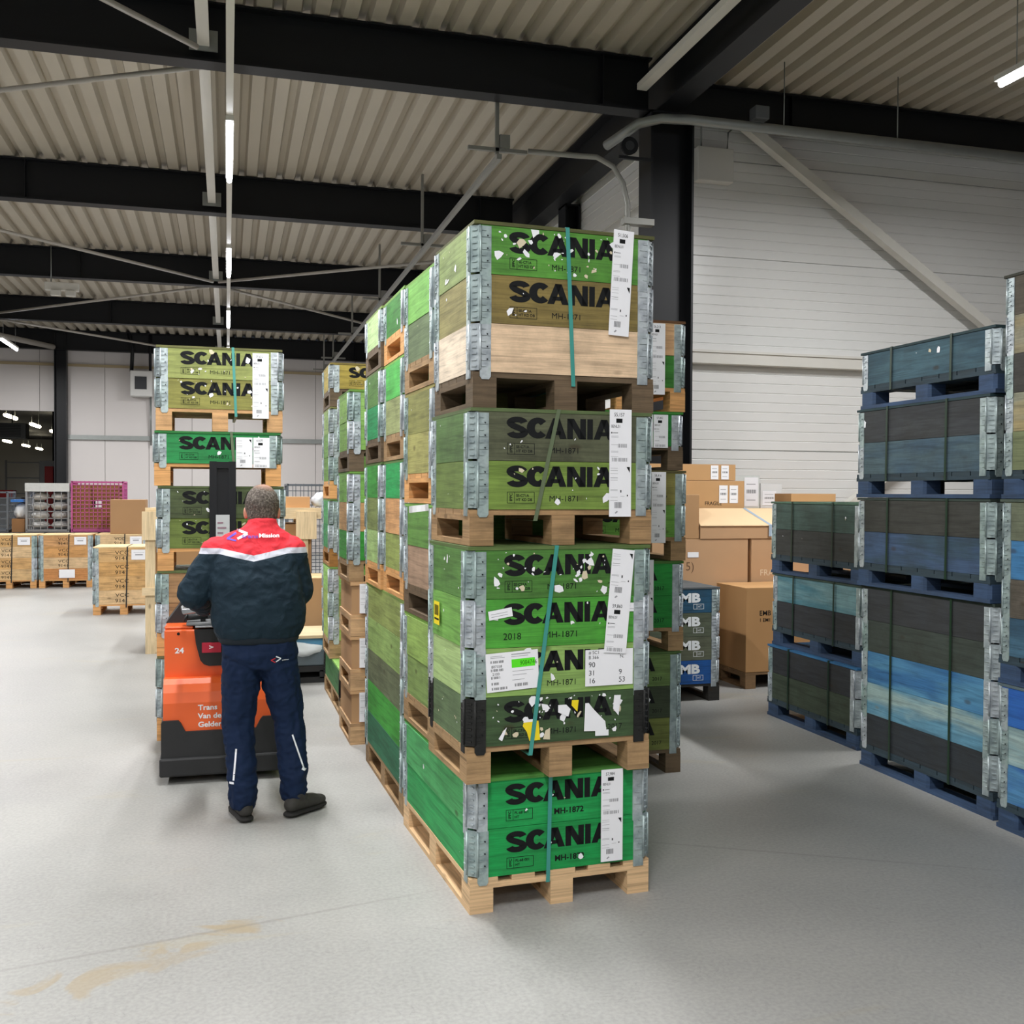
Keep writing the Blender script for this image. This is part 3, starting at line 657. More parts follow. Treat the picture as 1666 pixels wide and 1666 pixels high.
# --- second long box and the twin columns on it
load_box('long five-collar green box on the floor, behind the bright green floor box', .892, 5.32, 1.9, 0, .8, 1.2, 'full', AGED,
    [(('2f7d56', .25), None), (('3fa93a', .2), None), (('6d7a58', .5), None), ('93b862', None), (('92a556', .3), None)], lid='7f9a50', group=GS, seed=30)
z5 = unit_h(5)
behind(.893, 5.345, 1.5, z5, [
    ([('93a552', None, 6), ('d19a62', None), ('22a552', None, 1)], '5f7c44', ORNG), ([('9aa56a', None), ('52c052', None)], '7fa94e', AGED), ([(('3f8a38', .5), None, 12)], '77a050', ORNG)], 40,
    ['three-collar box with an orange middle collar, on the near half of the long five-collar box', 'olive and vivid green box, middle of the near column on the long box', 'single-collar green box with torn labels, top of the near column on the long box'])
behind(.862, 5.96, 1.0, z5, [
    ([('a3c878', None), ('7f9250', None), ('3ba23c', None)], '5f7c44', ORNG), ([('209a58', None), (('55853c', .4), None, 1)], '6a7a4a', OLDW), ([('b9d894', None)], '88a05a', OLDW)], 50,
    ['three-collar box with a pale lowest collar, on the far half of the long five-collar box', 'teal and green two-collar box, middle of the far column on the long box', 'pale green single-collar box, top of the far column on the long box'])
# --- stack showing its front to the right behind the near stack
EX, EY = 1.885, 5.75; z = 0
spec = [([('707a38', 'S71', 0), (('3d4a34', .5), 'S71', 6), (('6b8a48', .4), 'S71', 0)], '4f6a3a', OLDW, [('56,341', .44, .33, 1, 0), ('', .33, .33, 1, 1)]),
        ([('1f8f36', 'S71', 0), ('259a3a', 'S71', 0)], '4d7a38', AGED, [('58,803', .50, .13, 2, 0)]),
        ([('6aa63c', 'S71', 0), ('85803e', 'S71', 0)], '5f5a38', AGED, [('58,416', .565, .11, 2, 0)]),
        ([('1f8a34', 'S71', 0)], '3f8a38', OLDW, [('57,802', .6, .135, 1, 0), ('', .5, .135, 1, 1)]),
        ([('3d8a30', 'S71', 3), ('d8a878', None, 0)], '6a4a30', ORNG, [('56,213', .565, .1, 2, 0)])]
elab = ['dark three-collar green box on the floor, right behind the nearest stack', 'bright green two-collar box second up in the stack just behind the nearest one at right', 'khaki over green two-collar box third up in the stack just right behind the nearest one',
        'single-collar bright green box with two tickets, right behind the nearest stack', 'pine over green box on top of the stack just right behind the nearest one']
for i, (cols, lid, pc, labs) in enumerate(spec):
    e, t = load_box(elab[i], EX + .012 * ((i * 37) % 3), EY, .8, z, .8, .6, 'half', pc, cols, lid=lid, group=GS, seed=60 + i)
    for n, lx, lz, sd, kk in labs: paper_label(lx, lz, e, n, h=.43 if sd == 2 else .2, w=.095, side=sd, top=not kk)
    z += unit_h(len(cols))
# --- cardboard units and boxes farther back on the left flank
CB = cardboard('b08c66')
def carton_on_half_pallet(label, x, y, z0, rz=0):
    e = empty('carton_pallet', label, 'carton on pallet', (x, y, z0), R(rz), 'small cartons on wooden pallets'); pallet(e, .8, .6, 'half', 'caa57a')
    b = MB(); b.box((.01, .01, PH), (.79, .59, PH + .215), CB); b.box((.0, .0, PH + .2), (.8, .6, PH + .222), cardboard('c09a70')); b.build('carton', e)
    paper_label(.06, PH + .012, e, '58,120', h=.2, w=.14, side=1, top=False); return e
fx, fy = .80, 6.93
for i, nm in enumerate(('lowest carton on a wooden pallet with a white ticket, left of the tall green row', 'middle carton on a wooden pallet in the stack of three cartons', 'topmost of three pallet cartons, under the green collar boxes')):
    carton_on_half_pallet(nm, fx, fy, i * (PH + .224), 1)
z = 3 * (PH + .224)
behind(fx - .01, fy + .01, 1, z, [([(('35a035', .3), None, 5), ('c99a62', None), ('77b54e', None)], '66903f', AGED), ([('82b552', None, 3), ('8fc060', None, 4)], '66903f', OLDW)], 70,
    ['three-collar box with an orange middle collar standing on the pallet cartons', 'light green two-collar box on top of the column above the pallet cartons'])
load_box('long low dark green single-collar box on the floor beside the cartons', .825, 7.80, .5, 0, .8, 1.2, 'full', AGED, [(('3f7a40', .5), None)], lid='8fbf62', group=GS, seed=80, dark=(0,))
behind(.80, 8.4, 0, unit_h(1), [([('9fbf55', None), ('93b050', None), ('8fc860', None)], '7a9a50', AGED), ([('2f8f50', None, 2), ('46a05a', None, 2)], '6a8a4a', 'a0703a'),
    ([('6a9a40', None, 5), ('6d9c48', None, 5), ('8fae62', None, 2)], '7a7a48', ORNG), ([('b09a40', 'S71', 8)], '8a7a40', OLDW)], 90,
    ['lime three-collar box on the low dark green box in the farthest green column', 'teal green two-collar box in the farthest column of the left flank', 'three-collar green box with torn labels, high in the farthest green column', 'mustard single-collar box on top of the farthest green column'])
# --- stack carried on the forks of the truck
hx, hy, z = -.44, 6.985, .09
spec = [([('b08a5a', None), ('b08a5a', None)], '6a6a48', ORNG, []), ([('b07f52', None, 2), ('b5875a', None, 0)], '5d6a40', ORNG, []), ([('6d8038', 'S71', 10), (('53613c', .5), 'S71', 10)], '4f5d38', ORNG, [('60,214', .6, .33, 1, 0)]),
        ([('24904a', 'S71', 3)], '2f7a3c', ORNG, [('61,077', .62, .12, 1, 0), ('', .51, .12, 1, 1)]), ([('8d8b42', 'S71', 22), ('9aa458', 'S71', 14)], '6a6a40', 'cfa373', [('59,632', .605, .09, 2, 0)])]
hlab = ['lowest raw pine box of the stack carried by the orange truck', 'pine two-collar box in the stack carried by the orange truck, behind the left arm', 'dark olive two-collar box behind the black mast', 'single-collar bright green box above the black mast in the carried stack', 'pale olive two-collar box on top of the stack carried by the truck']
for i, (cols, lid, pc, labs) in enumerate(spec):
    e, t = load_box(hlab[i], hx + (.0, .0, .005, -.015, -.005)[i], hy, 1, z, .8, .6, 'half', pc, cols, lid=lid, group='boxes carried by the truck', seed=110 + i, straps=[(.48, .50, TEAL if i == 4 else OLIVES)] if i in (3, 4) else ())
    for n, lx, lz, sd, kk in labs: paper_label(lx, lz, e, n, h=.43 if sd == 2 else .2, w=.105, side=sd, top=not kk)
    z += unit_h(len(cols))
# --- blue stacks on the right
GB = 'blue pallet boxes in the right row'
DB = [('24414f', .45), ('22323c', .55), ('2c4a5c', .5)]
def blue(label, x, y, z0, cols, seed, lidc='26343a', rz=-90, st=True):
    # x,y = far corner of the face that looks left
    return load_box(label, x, y, rz, z0, 1.18, 1.0, 'blue', BLUEP, [(tuple(fade_(q, .14) if isinstance(q, str) else q for q in c[0]),) + tuple(c[1:]) for c in cols], lid=lidc, straps=[(.315, .31, DKSTRAP), (.845, .84, DKSTRAP)] if st else (), group=GB, seed=seed)
Qx, Qy = 3.875, 5.655; z = 0
Q = [([('2b3138', .5), ('8fb0ac', .25, '4f90b0'), ('3f86b4', .2, '2468a8'), ('39443c', .6), ('33353a', .55)], 'five-collar blue box with bright middle band, on the floor in the middle blue stack'),
     ([('36527a', .45, '2f4a60'), ('3d3c38', .6)], 'brown over blue two-collar box, second up in the middle blue stack'),
     ([('36546a', .45, '45606a'), ('34363a', .6, '3c3f42')], 'dark over slate blue two-collar box, third up in the middle blue stack'),
     ([('2c4f60', .35, '3a6070')], 'single-collar teal blue box on top of the middle blue stack')]
for i, (cols, lb) in enumerate(Q):
    e, t = blue(lb, Qx + (0, -.02, -.03, -.02)[i], Qy + (0, .02, .02, .0)[i], z, [(c, None, 0) for c in cols], 200 + i, 'cc'[0:0] + ('36423c' if i < 2 else '2a3f44')); z += unit_h(len(cols))
    if i == 3:
        b = MB(); rg = random.Random(5); scraps(b, rg, .5, .75, .1, .13, 3, y=-.002, mx=.03); o = b.build('paper_scrap', e); o.location = (0, 0, PH + .02)
    if i == 2:
        b = MB(); scraps(b, random.Random(8), .03, .12, .11, .14, 3, y=-.002, mx=.04); o = b.build('paper_scrap', e); o.location = (0, 0, PH + HC)
Rx, Ry = 4.05, 7.12; z = 0
Rr = [([('3d4c38', .6), ('2f3238', .6)], 'dark green two-collar box on the floor at the far end of the blue row'), ([('30333a', .6), ('6fa0a8', .3, '3f7f92')], 'box with a pale turquoise upper collar, middle of the far blue stack'), ([('3b3c3a', .6), ('3f5a50', .5)], 'grey-green two-collar box on top of the far blue stack')]
for i, (cols, lb) in enumerate(Rr):
    e, t = blue(lb, Rx + (0, .03, .02)[i], Ry + (0, -.01, 0)[i], z, [(c, None, (0, 2)[i == 2]) for c in cols], 220 + i, ('3a76a8', '3f4f44', '4f6a58')[i]); z += unit_h(len(cols))
Px, Py = 3.83, 4.40; z = 0
Pp = [([('3f86c0', .15, '1246b8'), ('9fbcb8', .2, '6aa0b0'), ('1a63c8', .12, '1450b8')], 'three-collar vivid blue box on the floor at the right edge'), ([('2a506c', .4, '3a6a88'), ('5f564a', .6), ('2f7ab8', .3), ('6a7258', .5)], 'four-collar box with blue and brown bands, second up at the right edge'),
      ([('6f7a4e', .45), ('a5905c', .35, '8a8a70'), ('403c38', .6), ('8f8a70', .4, '9a8a60'), ('544c3e', .55)], 'five-collar brown and olive box on top at the right edge')]
for i, (cols, lb) in enumerate(Pp):
    e, t = blue(lb, Px + (0, .0, .005)[i], Py, z, [(c, None, 0) for c in cols], 240 + i, ('5a6a70', '4f5a50', '3a3a32')[i], st=False); z += unit_h(len(cols))
# EMB stack
e, t = load_box('four-collar blue and olive box with white EMB lettering beside the tall green stack', 2.735, 7.70, 0, 0, 1.2, .8, 'half', '2b2a28',
    [('1452a0', 'EMB', 2), ('5f6450', 'EMB', 0), ('56604c', 'EMB', 0), ('1f5070', 'EMB', 0)], lid='5a5f62', group='boxes against the right wall', seed=260)
# --- cartons by the right wall
def carton(name, label, x0, y0, z0, w, d, h, c='b08a62', lidc=None, texts=(), sheets=(), grp='cartons by the right wall', rz=0, tape=None):
    e = empty(name, label, 'cardboard box', (x0, y0, z0), R(rz), grp); b = MB(); m = cardboard(c); m2 = cardboard(lidc or c)
    b.box((0, 0, 0), (w, d, h - .004), m); body = b.build('body', e, .004)
    b = MB(); g = .002
    b.box((0, 0, h - .004), (w, d / 2 - g, h), m2); b.box((0, d / 2 + g, h - .004), (w, d, h), m2); b.build('flap', e)
    for (t, x, z, s_, mt, bold) in texts:
        b = MB(); b.text(t, x, z, s_, mt, -.001, bold=bold); b.build('printing', body)
    for (x, z, sw, sh) in sheets: sheet(e, x, z, sw, sh, rows=[('b', sw * .15, sh * .45, sw * .85, sh * .58), ('r', sw * .15, sh * .75, sw * .8, sh * .78, GREYPRINT), ('r', sw * .15, sh * .2, sw * .8, sh * .23, GREYPRINT)], name='paper_label')
    if tape:
        b = MB(); b.box((tape - .02, -.0015, 0), (tape + .02, 0, h), plain('clear_blue_tape', '9fb2c4', .3)); b.build('tape', e)
    return e
def carton_on(x, y, label, w, d, h, c, lidc, texts=(), sheets=()):
    e = empty('carton_pallet', label, 'cardboard box', (x, y, 0), 0, 'cartons by the right wall'); pallet(e, w - .04, d, 'half', '8a6c4c'); m = cardboard(c); m2 = cardboard(lidc)
    b = MB(); b.box((0, 0, PH + .001), (w, d, PH + h - .004), m); body = b.build('carton', e, .004)
    b = MB(); b.box((0, 0, PH + h - .004), (w, d / 2 - .002, PH + h), m2); b.build('flap', e); b = MB(); b.box((0, d / 2 + .002, PH + h - .004), (w, d, PH + h), m2); b.build('flap', e)
    for (t, tx, z, s_, mt, bold) in texts: b = MB(); b.text(t, tx, z + PH, s_, mt, -.001, bold=bold); b.build('printing', body)
    for (sx, sz, sw, sh) in sheets: sheet(e, sx, sz + PH, sw, sh, name='paper_label')
    return e
PL = plain('pale_ink', 'd8c4a8', .7)
def pallet_thing(label, x, y, z, w, d, kind, c, grp=None, rz=0):
    e = empty('pallet_base', label, 'pallet', (x, y, z), R(rz), grp); pallet(e, w, d, kind, c); return e
carton_on(4.38, 8.08, 'big brown carton lettered EMB on a pallet behind the far blue stack', 1.2, .56, .745, 'a67f55', 'c59b6c', [('EMB C', .13, .5, .045, INK, .01), ('1 EM1', .13, .445, .032, INK, .01)], ())
carton_on(3.46, 8.68, 'large carton with a white tag and pen drawing, behind the EMB stack', 1.26, .58, 1.15, 'b59270', 'c8a27a', [('5)', .62, .86, .08, plain('pen_ink', '6b4f3a', .8), 0)], [(.64, .98, .11, .05)])
carton_on(4.755, 8.68, 'large carton printed FRAGILE beside the one with the pen drawing', 1.3, .58, 1.15, 'b59270', 'c8a27a', [('FRAGILE', .09, .80, .06, PL, 0)], [])
carton_on(6.08, 8.9, 'large plain carton behind the middle blue stack', 1.25, .88, 1.125, 'b59270', 'c8a27a')
ZC = PH + 1.152
e = empty('flat_carton', 'long flat carton with a pale sloping lid and blue tape, on the large cartons', 'cardboard box', (4.225, 8.67, ZC), 0, 'cartons by the right wall')
b = MB(); b.prism([(0, 0), (.29, 0), (.29, .275), (0, .13)], 0, 1.5, cardboard('b59270'), 'yz'); b.build('body', e)
b = MB(); cl = cardboard('e6c9a2'); b.face([(-.005, -.012, .126), (1.505, -.012, .126), (1.505, .295, .28), (-.005, .295, .28)], cl); b.face([(-.005, -.012, .118), (1.505, -.012, .118), (1.505, -.012, .126), (-.005, -.012, .126)], cl)
b.face([(-.005, .295, .272), (1.505, .295, .272), (1.505, -.012, .118), (-.005, -.012, .118)], cl); b.build('lid', e)
b = MB(); tp = plain('clear_blue_tape', '9fb2c4', .3); b.face([(.70, -.014, .02), (.735, -.014, .02), (.735, -.014, .127), (.70, -.014, .127)], tp); b.face([(.70, -.013, .1275), (.735, -.013, .1275), (.62, .29, .281), (.585, .29, .281)], tp); b.build('tape', e)
carton('shipping_carton', 'upright small carton left of the flat carton with the sloping lid', 3.7, 8.68, ZC, .515, .28, .41, 'a98560', 'dcb78c')
carton('shipping_carton', 'wide carton marked FRAGILE with two paper labels, under the top carton', 3.5, 8.985, ZC, 1.34, .28, .545, 'bb9468', 'c8a27a', [('FRAGILE', .92, .31, .035, INK, .01)], [(1.07, .33, .09, .17), (1.18, .33, .09, .17)])
carton('shipping_carton', 'topmost flat carton with two paper labels by the right wall', 3.45, 8.985, ZC + .547, 1.295, .28, .155, 'bb9468', 'c8a27a', [], [(1.03, .01, .08, .135), (1.14, .01, .08, .135)])
carton_on(4.85, 9.42, 'tall grey-topped carton behind the flat carton, against the wall', 1.1, .55, 1.42, 'b59270', 'c8a27a')
carton('wrapped_parcel', 'pale grey wrapped parcel with white papers behind the flat carton', 4.95, 9.6, PH + 1.423, .40, .2, .34, 'c9cdca', 'c9cdca', [], [(.22, .02, .16, .3)])
carton('wrapped_parcel', 'white parcel with a barcode sheet right of the grey wrapped parcel', 5.36, 9.6, PH + 1.423, .25, .2, .26, 'd4d6d6', 'd4d6d6', [], [(.02, .03, .16, .15)])
carton('shipping_carton', 'small carton seen over the far blue stack', 5.35, 8.98, ZC + .345, .5, .32, .08, 'bb9468', 'd0a87e')
carton('shipping_carton', 'carton under the small one seen over the far blue stack', 5.35, 8.98, ZC, .5, .32, .344, '8a6a4c', 'b59270')
# ------------------------------------------------------------------ far left goods
GV = 'raw wood boxes at the left'
def vcc(label, x, y, w, n, seed, cols, kind='VCC', sheets=True):
    e, t = load_box(label, x, y, 0, 0, w, .8, 'half' , ORNG, [(c, kind, 0) for c in cols], lid='f0d3a0', group=GV, seed=seed, detail=True, straps=[(w * .56, w * .54, BLKSTRAP)])
    if sheets: sheet(e, w - .3, PH + HC * (n - 1) + .03, .2, .14, y=-.0105, rows=[('r', .03, .1, .17, .105, GREYPRINT), ('r', .05, .06, .15, .08, GREYPRINT)])
    return e
vcc('raw pine collar box lettered VCC at the left edge', -4.12, 19.6, .88, 4, 300, ('d8b078', 'd9a868', 'e0bc8a', 'd8a868'))
e = vcc('raw pine collar box with a white sheet near its bottom, second from the left edge', -3.2, 19.6, .88, 4, 301, ('d08a4c', 'dcb888', 'd89c58', 'd29a60'))
sheet(e, .33, PH + .03, .26, .15, y=-.0105)
vcc('raw pine collar box behind, carrying the plain brown carton', -2.27, 19.62, .88, 4, 302, ('d8a868', 'dcb480', 'd8ac70', 'e0bc8a'))
vcc('raw pine collar box lettered VCC nearest the truck, with a bright lid', -1.785, 15.12, .8, 4, 303, ('e2bc88', 'd8a868', 'd8a460', 'dcae70'))
for i, x in enumerate((-4.15, -3.2, -2.25, -5.1)):
    load_box(('raw box under the grey mesh cage', 'raw box under the sack-filled cage', 'raw box under the magenta cage', 'raw box beyond the left edge in the back row')[i], x, 20.6, 0, 0, .88, 1.2, 'half', ORNG, [('d0a06a', None)] * 4, lid='6a6258', group=GV, seed=310 + i, detail=False, hng=False)
zt = unit_h(4)
carton('shipping_carton', 'plain square brown carton on the raw pine boxes at left', -2.03, 19.68, zt, .6, .55, .62, 'a8835e', 'caa57c', grp='cartons at the left')
def cage(label, x, y, z, w, d, h, m, fill, grp='mesh cages', step=.12):
    e = empty('mesh_cage', label, 'cage', (x, y, z), 0, grp); b = MB(); s_ = .03
    for (a, c) in ((0, 0), (w, 0), (0, d), (w, d)): b.box((a - s_ / 2, c - s_ / 2, 0), (a + s_ / 2, c + s_ / 2, h), m)
    for zz in (.04, h - .02):
        for c in (0, d): b.box((0, c - s_ / 2, zz - s_ / 2), (w, c + s_ / 2, zz + s_ / 2), m)
        for a in (0, w): b.box((a - s_ / 2, 0, zz - s_ / 2), (a + s_ / 2, d, zz + s_ / 2), m)
    b.build('frame', e); b = MB(); t = .006
    n = int(w / step)
    for i in range(1, n):
        for c in (0, d): b.box((i * w / n - t, c - t, .04), (i * w / n + t, c + t, h), m)
    n = int(d / step)
    for i in range(1, n):
        for a in (0, w): b.box((a - t, i * d / n - t, .04), (a + t, i * d / n + t, h), m)
    n = int(h / step)
    for i in range(1, n):
        for c in (0, d): b.box((0, c - t, i * h / n - t), (w, c + t, i * h / n + t), m)
        for a in (0, w): b.box((a - t, 0, i * h / n - t), (a + t, d, i * h / n + t), m)
    b.build('wire_mesh', e); b = MB(); b.box((0, 0, 0), (w, d, .03), m); b.build('base', e)
    return e
CG = plain('cage_grey', '8b8e92', .4, .4); MAG = plain('magenta_frame', 'b0508a', .5); CGD = plain('cage_dark', '5f656c', .4, .4)
zt2 = zt
cage('grey mesh cage at the left edge on a raw box', -4.6, 20.65, zt2, .7, .7, .76, CGD, None)
sc = cage('white-lined mesh cage filled with pale sacks', -3.58, 20.65, zt2, .72, .7, .9, CG, None)
cage('magenta framed cage holding brown cartons', -2.80, 20.65, zt2, .9, .7, .96, MAG, None, step=.07)
SACK = plain('white_sack', 'c9c9c8', .7, bump=.4, scale=10, var=.1)
k = 0
for j in range(4):
    for i in range(2):
        bm = bmesh.new(); bmesh.ops.create_icosphere(bm, subdivisions=3, radius=1)
        for v in bm.verts:
            v.co.x *= .155; v.co.y *= .28; v.co.z *= .078; v.co += v.co.normalized() * .012 * mnoise.noise(v.co * 9 + Vector((i, j, 0)))
        me = bpy.data.meshes.new('sack'); bm.to_mesh(me); bm.free(); me.materials.append(SACK)
        for p in me.polygons: p.use_smooth = True
        o = bpy.data.objects.new('sack', me); COL.objects.link(o); o.location = (-3.58 + .185 + i * .345, 21.0, zt2 + .13 + j * .18)
        tag(o, 'pale sack in the mesh cage, %s of layer %s from the base' % (('left', 'right')[i], ('one', 'two', 'three', 'four')[j]), 'sack', 'pale sacks in the cage')
b = MB(); b.box((-.02, -.035, .76), (.74, .72, .915), plain('film', 'bfc3c4', .35, bump=.6, scale=14, var=.1)); b.build('plastic_film', sc)['label'] = 'grey plastic film folded over the top'
for i, (x0, z0, w, h) in enumerate(((-2.79, 0, .5, .42), (-2.28, 0, .31, .56), (-2.79, .43, .33, .42), (-2.45, .57, .48, .28))):
    carton('shipping_carton', 'brown carton inside the magenta cage, %s' % ('lower left', 'lower right', 'upper left', 'upper right')[i], x0, 20.69, zt2 + .035 + z0, w, .6, h, '9a744e', grp='cartons in the magenta cage')
carton('shipping_carton', 'low brown carton between the two grey cages', -3.85, 20.75, zt, .22, .5, .25, '8f6a48', grp='cartons at the left')
def blob_obj(name, loc, s_, m, seed=0, label=None, cat=None, grp=None):
    bm = bmesh.new(); bmesh.ops.create_icosphere(bm, subdivisions=3, radius=1)
    for v in bm.verts:
        n_ = v.co.normalized(); v.co += n_ * .25 * mnoise.noise(n_ * 2.2 + Vector((seed, 0, 0)))
        v.co = Vector((v.co.x * s_[0], v.co.y * s_[1], max(v.co.z, -.8) * s_[2]))
    me = bpy.data.meshes.new(name); bm.to_mesh(me); bm.free(); me.materials.append(m)
    for p in me.polygons: p.use_smooth = True
    o = bpy.data.objects.new(name, me); COL.objects.link(o); o.location = loc
    if label: tag(o, label, cat, grp)
    return o
blob_obj('plastic_bag', (-3.74, 21.0, zt + .25 + .13), (.11, .2, .16), plain('white_bag', 'dfe3e8', .4), 3, 'white plastic bag on the low carton between the cages', 'bag')
b = MB(); b.box((-3.86, 20.72, zt + .56), (-3.64, 21.2, zt + .61), plain('blue_plastic', '2a6ab8', .4)); tag(b.build('blue_tray'), 'flat blue plastic tray on the white bag', 'tray')
# things in the hall behind, seen through the opening
RED = plain('signal_red', 'd8262a', .45)
e = empty('parcel_rack', 'grey rack shelf far behind in the other hall', 'rack', (-8.2, 43, 0))
for x in (0, 1.2):
    b = MB(); b.box((x, 0, 0), (x + .06, .06, 2.9), CG); b.build('post', e)
for z_ in (1.0, 1.6, 2.2, 2.8): b = MB(); b.box((0, 0, z_), (1.26, .6, z_ + .04), CG); b.build('shelf', e)
def simple_thing(name, label, cat, a, c, m, bev=.01, grp=None): b = MB(); b.box(a, c, m); return tag(b.build(name, None, bev), label, cat, grp)
simple_thing('wrapped_load', 'tall white wrapped load in the far hall', 'wrapped load', (-6.75, 41.5, 0), (-6.0, 42.3, 2.85), plain('white_film', 'd9dcdc', .4))
simple_thing('red_drum_box', 'red box-shaped load in the far hall', 'box', (-6.27, 39.6, 0), (-6.0, 40.2, 2.6), RED)
simple_thing('display_board', 'dark blue panel beside the opening in the far hall', 'panel', (-5.98, 39.9, 0), (-5.8, 40.2, 2.55), plain('dark_blue_panel', '2a3c88', .5))
simple_thing('red_cabinet', 'red and white cabinet by the dark column in the far hall', 'cabinet', (-5.77, 39.9, 0), (-5.5, 40.2, 2.55), RED)
simple_thing('white_truck_body', 'white load with red front far behind at left edge', 'load', (-7.6, 38, 0), (-6.75, 39.3, 1.5), plain('white_film2', 'd0d4d8', .4))
simple_thing('red_stripe_load', 'red parcel on top of the white load far behind', 'parcel', (-7.6, 38, 1.5), (-7.0, 38.6, 1.75), RED)
e = empty('air_heater', 'grey box-shaped air heater hung in the far hall', 'heater', (-7.1, 36.0, 3.4))
b = MB(); b.box((0, 0, 0), (.85, .6, .5), plain('heater_grey', '7a7d7c', .5)); b.build('casing', e, .02)
b = MB()
for k in range(8): b.box((.08, -.03, .06 + k * .05), (.7, -.005, .08 + k * .05), plain('heater_dark', '3c3f40', .5))
b.build('louvre', e); b = MB(); b.tube([(.4, .3, .5), (.4, .3, 2.7)], .02, GREYSTEEL); b.build('hanger', e)
# air unit on the back wall, with its pipes
e = empty('wall_heater', 'white air unit with a dark grille high on the back wall', 'heater', (-2.5, YF - .5, 4.27))
b = MB(); b.box((0, 0, 0), (.56, .46, .68), plain('unit_white', 'd0d0cd', .5)); b.build('casing', e, .02)
b = MB(); b.box((.12, -.02, .18), (.42, 0, .52), plain('unit_grille', '2e3134', .5)); b.build('grille', e)
b = MB(); b.tube([(-.05, .2, 1.7), (.05, .2, 1.3), (.02, .2, .66)], .05, BLACKSTEEL); b.build('pipe', e); b = MB(); b.tube([(.5, .2, 1.7), (.5, .2, .66)], .035, BLACKSTEEL); b.build('pipe', e)
b = MB(); b.tube([(.5, .3, 0), (.5, .4, -1.3)], .025, GREYSTEEL); b.build('pipe', e)
# emergency lamp under the third beam
e = empty('emergency_light', 'white emergency lamp with two heads under the roof at left', 'lamp', (-3.05, 19.3, 5.2))
b = MB(); b.box((0, 0, 0), (.55, .12, .14), WHITESTEEL); b.build('casing', e, .01)
for x in (.1, .34): b = MB(); b.box((x, -.05, -.1), (x + .16, .06, 0), WHITESTEEL); b.build('lamp_head', e, .01)
b = MB(); b.tube([(.1, .06, .14), (.1, .06, .78)], .01, GREYSTEEL); b.build('hanger', e)
# crate with wooden frame behind the carried stack
PN = wood('dcc6a0', .1, None, .2)
e = empty('wooden_crate', 'tall pine-framed crate with brown board infill behind the truck', 'crate', (-.83, 11.37, 0))
b = MB(); b.box((.06, .06, .16), (1.72, .9, 1.36), cardboard('a9835c')); b.build('infill', e)
for x in (0, 1.58):
    b = MB(); b.box((x, .002, 0), (x + .1, .058, 1.42), PN); b.build('post', e); b = MB(); b.box((x, .9, 0), (x + .1, .96, 1.5), PN); b.build('post', e)
    b = MB(); b.box((x - .03, -.03, 1.2), (x + .19, -.001, 1.5), PN); b.build('corner_block', e)
    b = MB(); b.box((x - .03, -.03, .62), (x + .15, -.001, .7), PN); b.build('corner_block', e)
b = MB(); b.box((.0, -.0, 1.42), (1.82, .06, 1.54), PN, 0); b.box((.1, 0, .1), (1.58, .06, .2), PN, 0); b.build('rail', e)
b = MB(); b.box((0, .062, 1.505), (1.82, .9, 1.53), PN, 0); b.build('cover', e)
b = MB()
for x in (0.1, .8, 1.5): b.box((x, 0, 0), (x + .1, .96, .1), PN, 1)
b.build('skid', e)
carton('shipping_carton', 'carton with a pale wooden top between the crate and the green boxes', .28, 10.3, .36, .72, .6, .50, 'ad8862', 'd8b88c', grp='cartons at the left')
b = MB()
for z_ in (0, .13, .3): b.box((.26, 10.28, z_), (1.0, 10.92, z_ + .04), plain('black_plastic', '1b1c1e', .5))
for x in (.26, .56, .9):
    for y in (10.28, 10.55, 10.82): b.box((x, y, .02), (x + .1, y + .1, .33), plain('black_plastic', '1b1c1e', .5))
tag(b.build('plastic_pallet'), 'black plastic pallet stack under the carton with a pale top', 'pallet')
e = empty('wrapped_goods', 'low wrapped goods in blue and white film on a black pallet, behind the legs', 'wrapped goods', (.22, 9.3, 0))
b = MB(); b.box((0, 0, .0), (.68, .7, .05), plain('black_plastic', '1b1c1e', .5)); b.box((0, 0, .1), (.68, .7, .15), plain('black_plastic', '1b1c1e', .5))
for x in (0, .29, .58): b.box((x, 0, .04), (x + .1, .7, .11), plain('black_plastic', '1b1c1e', .5))
b.build('base', e)
b = MB(); b.box((.02, .02, .15), (.66, .66, .3), plain('wrap_dark', '59656c', .3)); b.box((.02, .02, .3), (.66, .66, .4), plain('wrap_blue', '4f86a8', .3)); b.build('goods', e, .01)
o = blob_obj('film', (.4, .12, .3), (.27, .14, .1), plain('white_crumpled', 'dfe5ea', .35, bump=.6, scale=12), 7); o.parent = e
b = MB(); b.box((0, 0, .4), (.68, .68, .425), PN, 0); b.build('top_board', e)
cage('dark mesh cage far behind right of the truck driver', 1.0, 18.0, 0.0, .95, .8, 1.86, CGD, None)
carton('shipping_carton', 'small open carton on the framed crate', .62, 11.5, 1.531, .26, .3, .13, 'c09468', 'e0bc92', grp='cartons at the left')
blob_obj('clear_film', (.99, 11.6, 1.62), (.085, .12, .09), plain('clear_film', 'cdd3da', .15), 11, 'crumpled clear film on the corner of the framed crate', 'film')
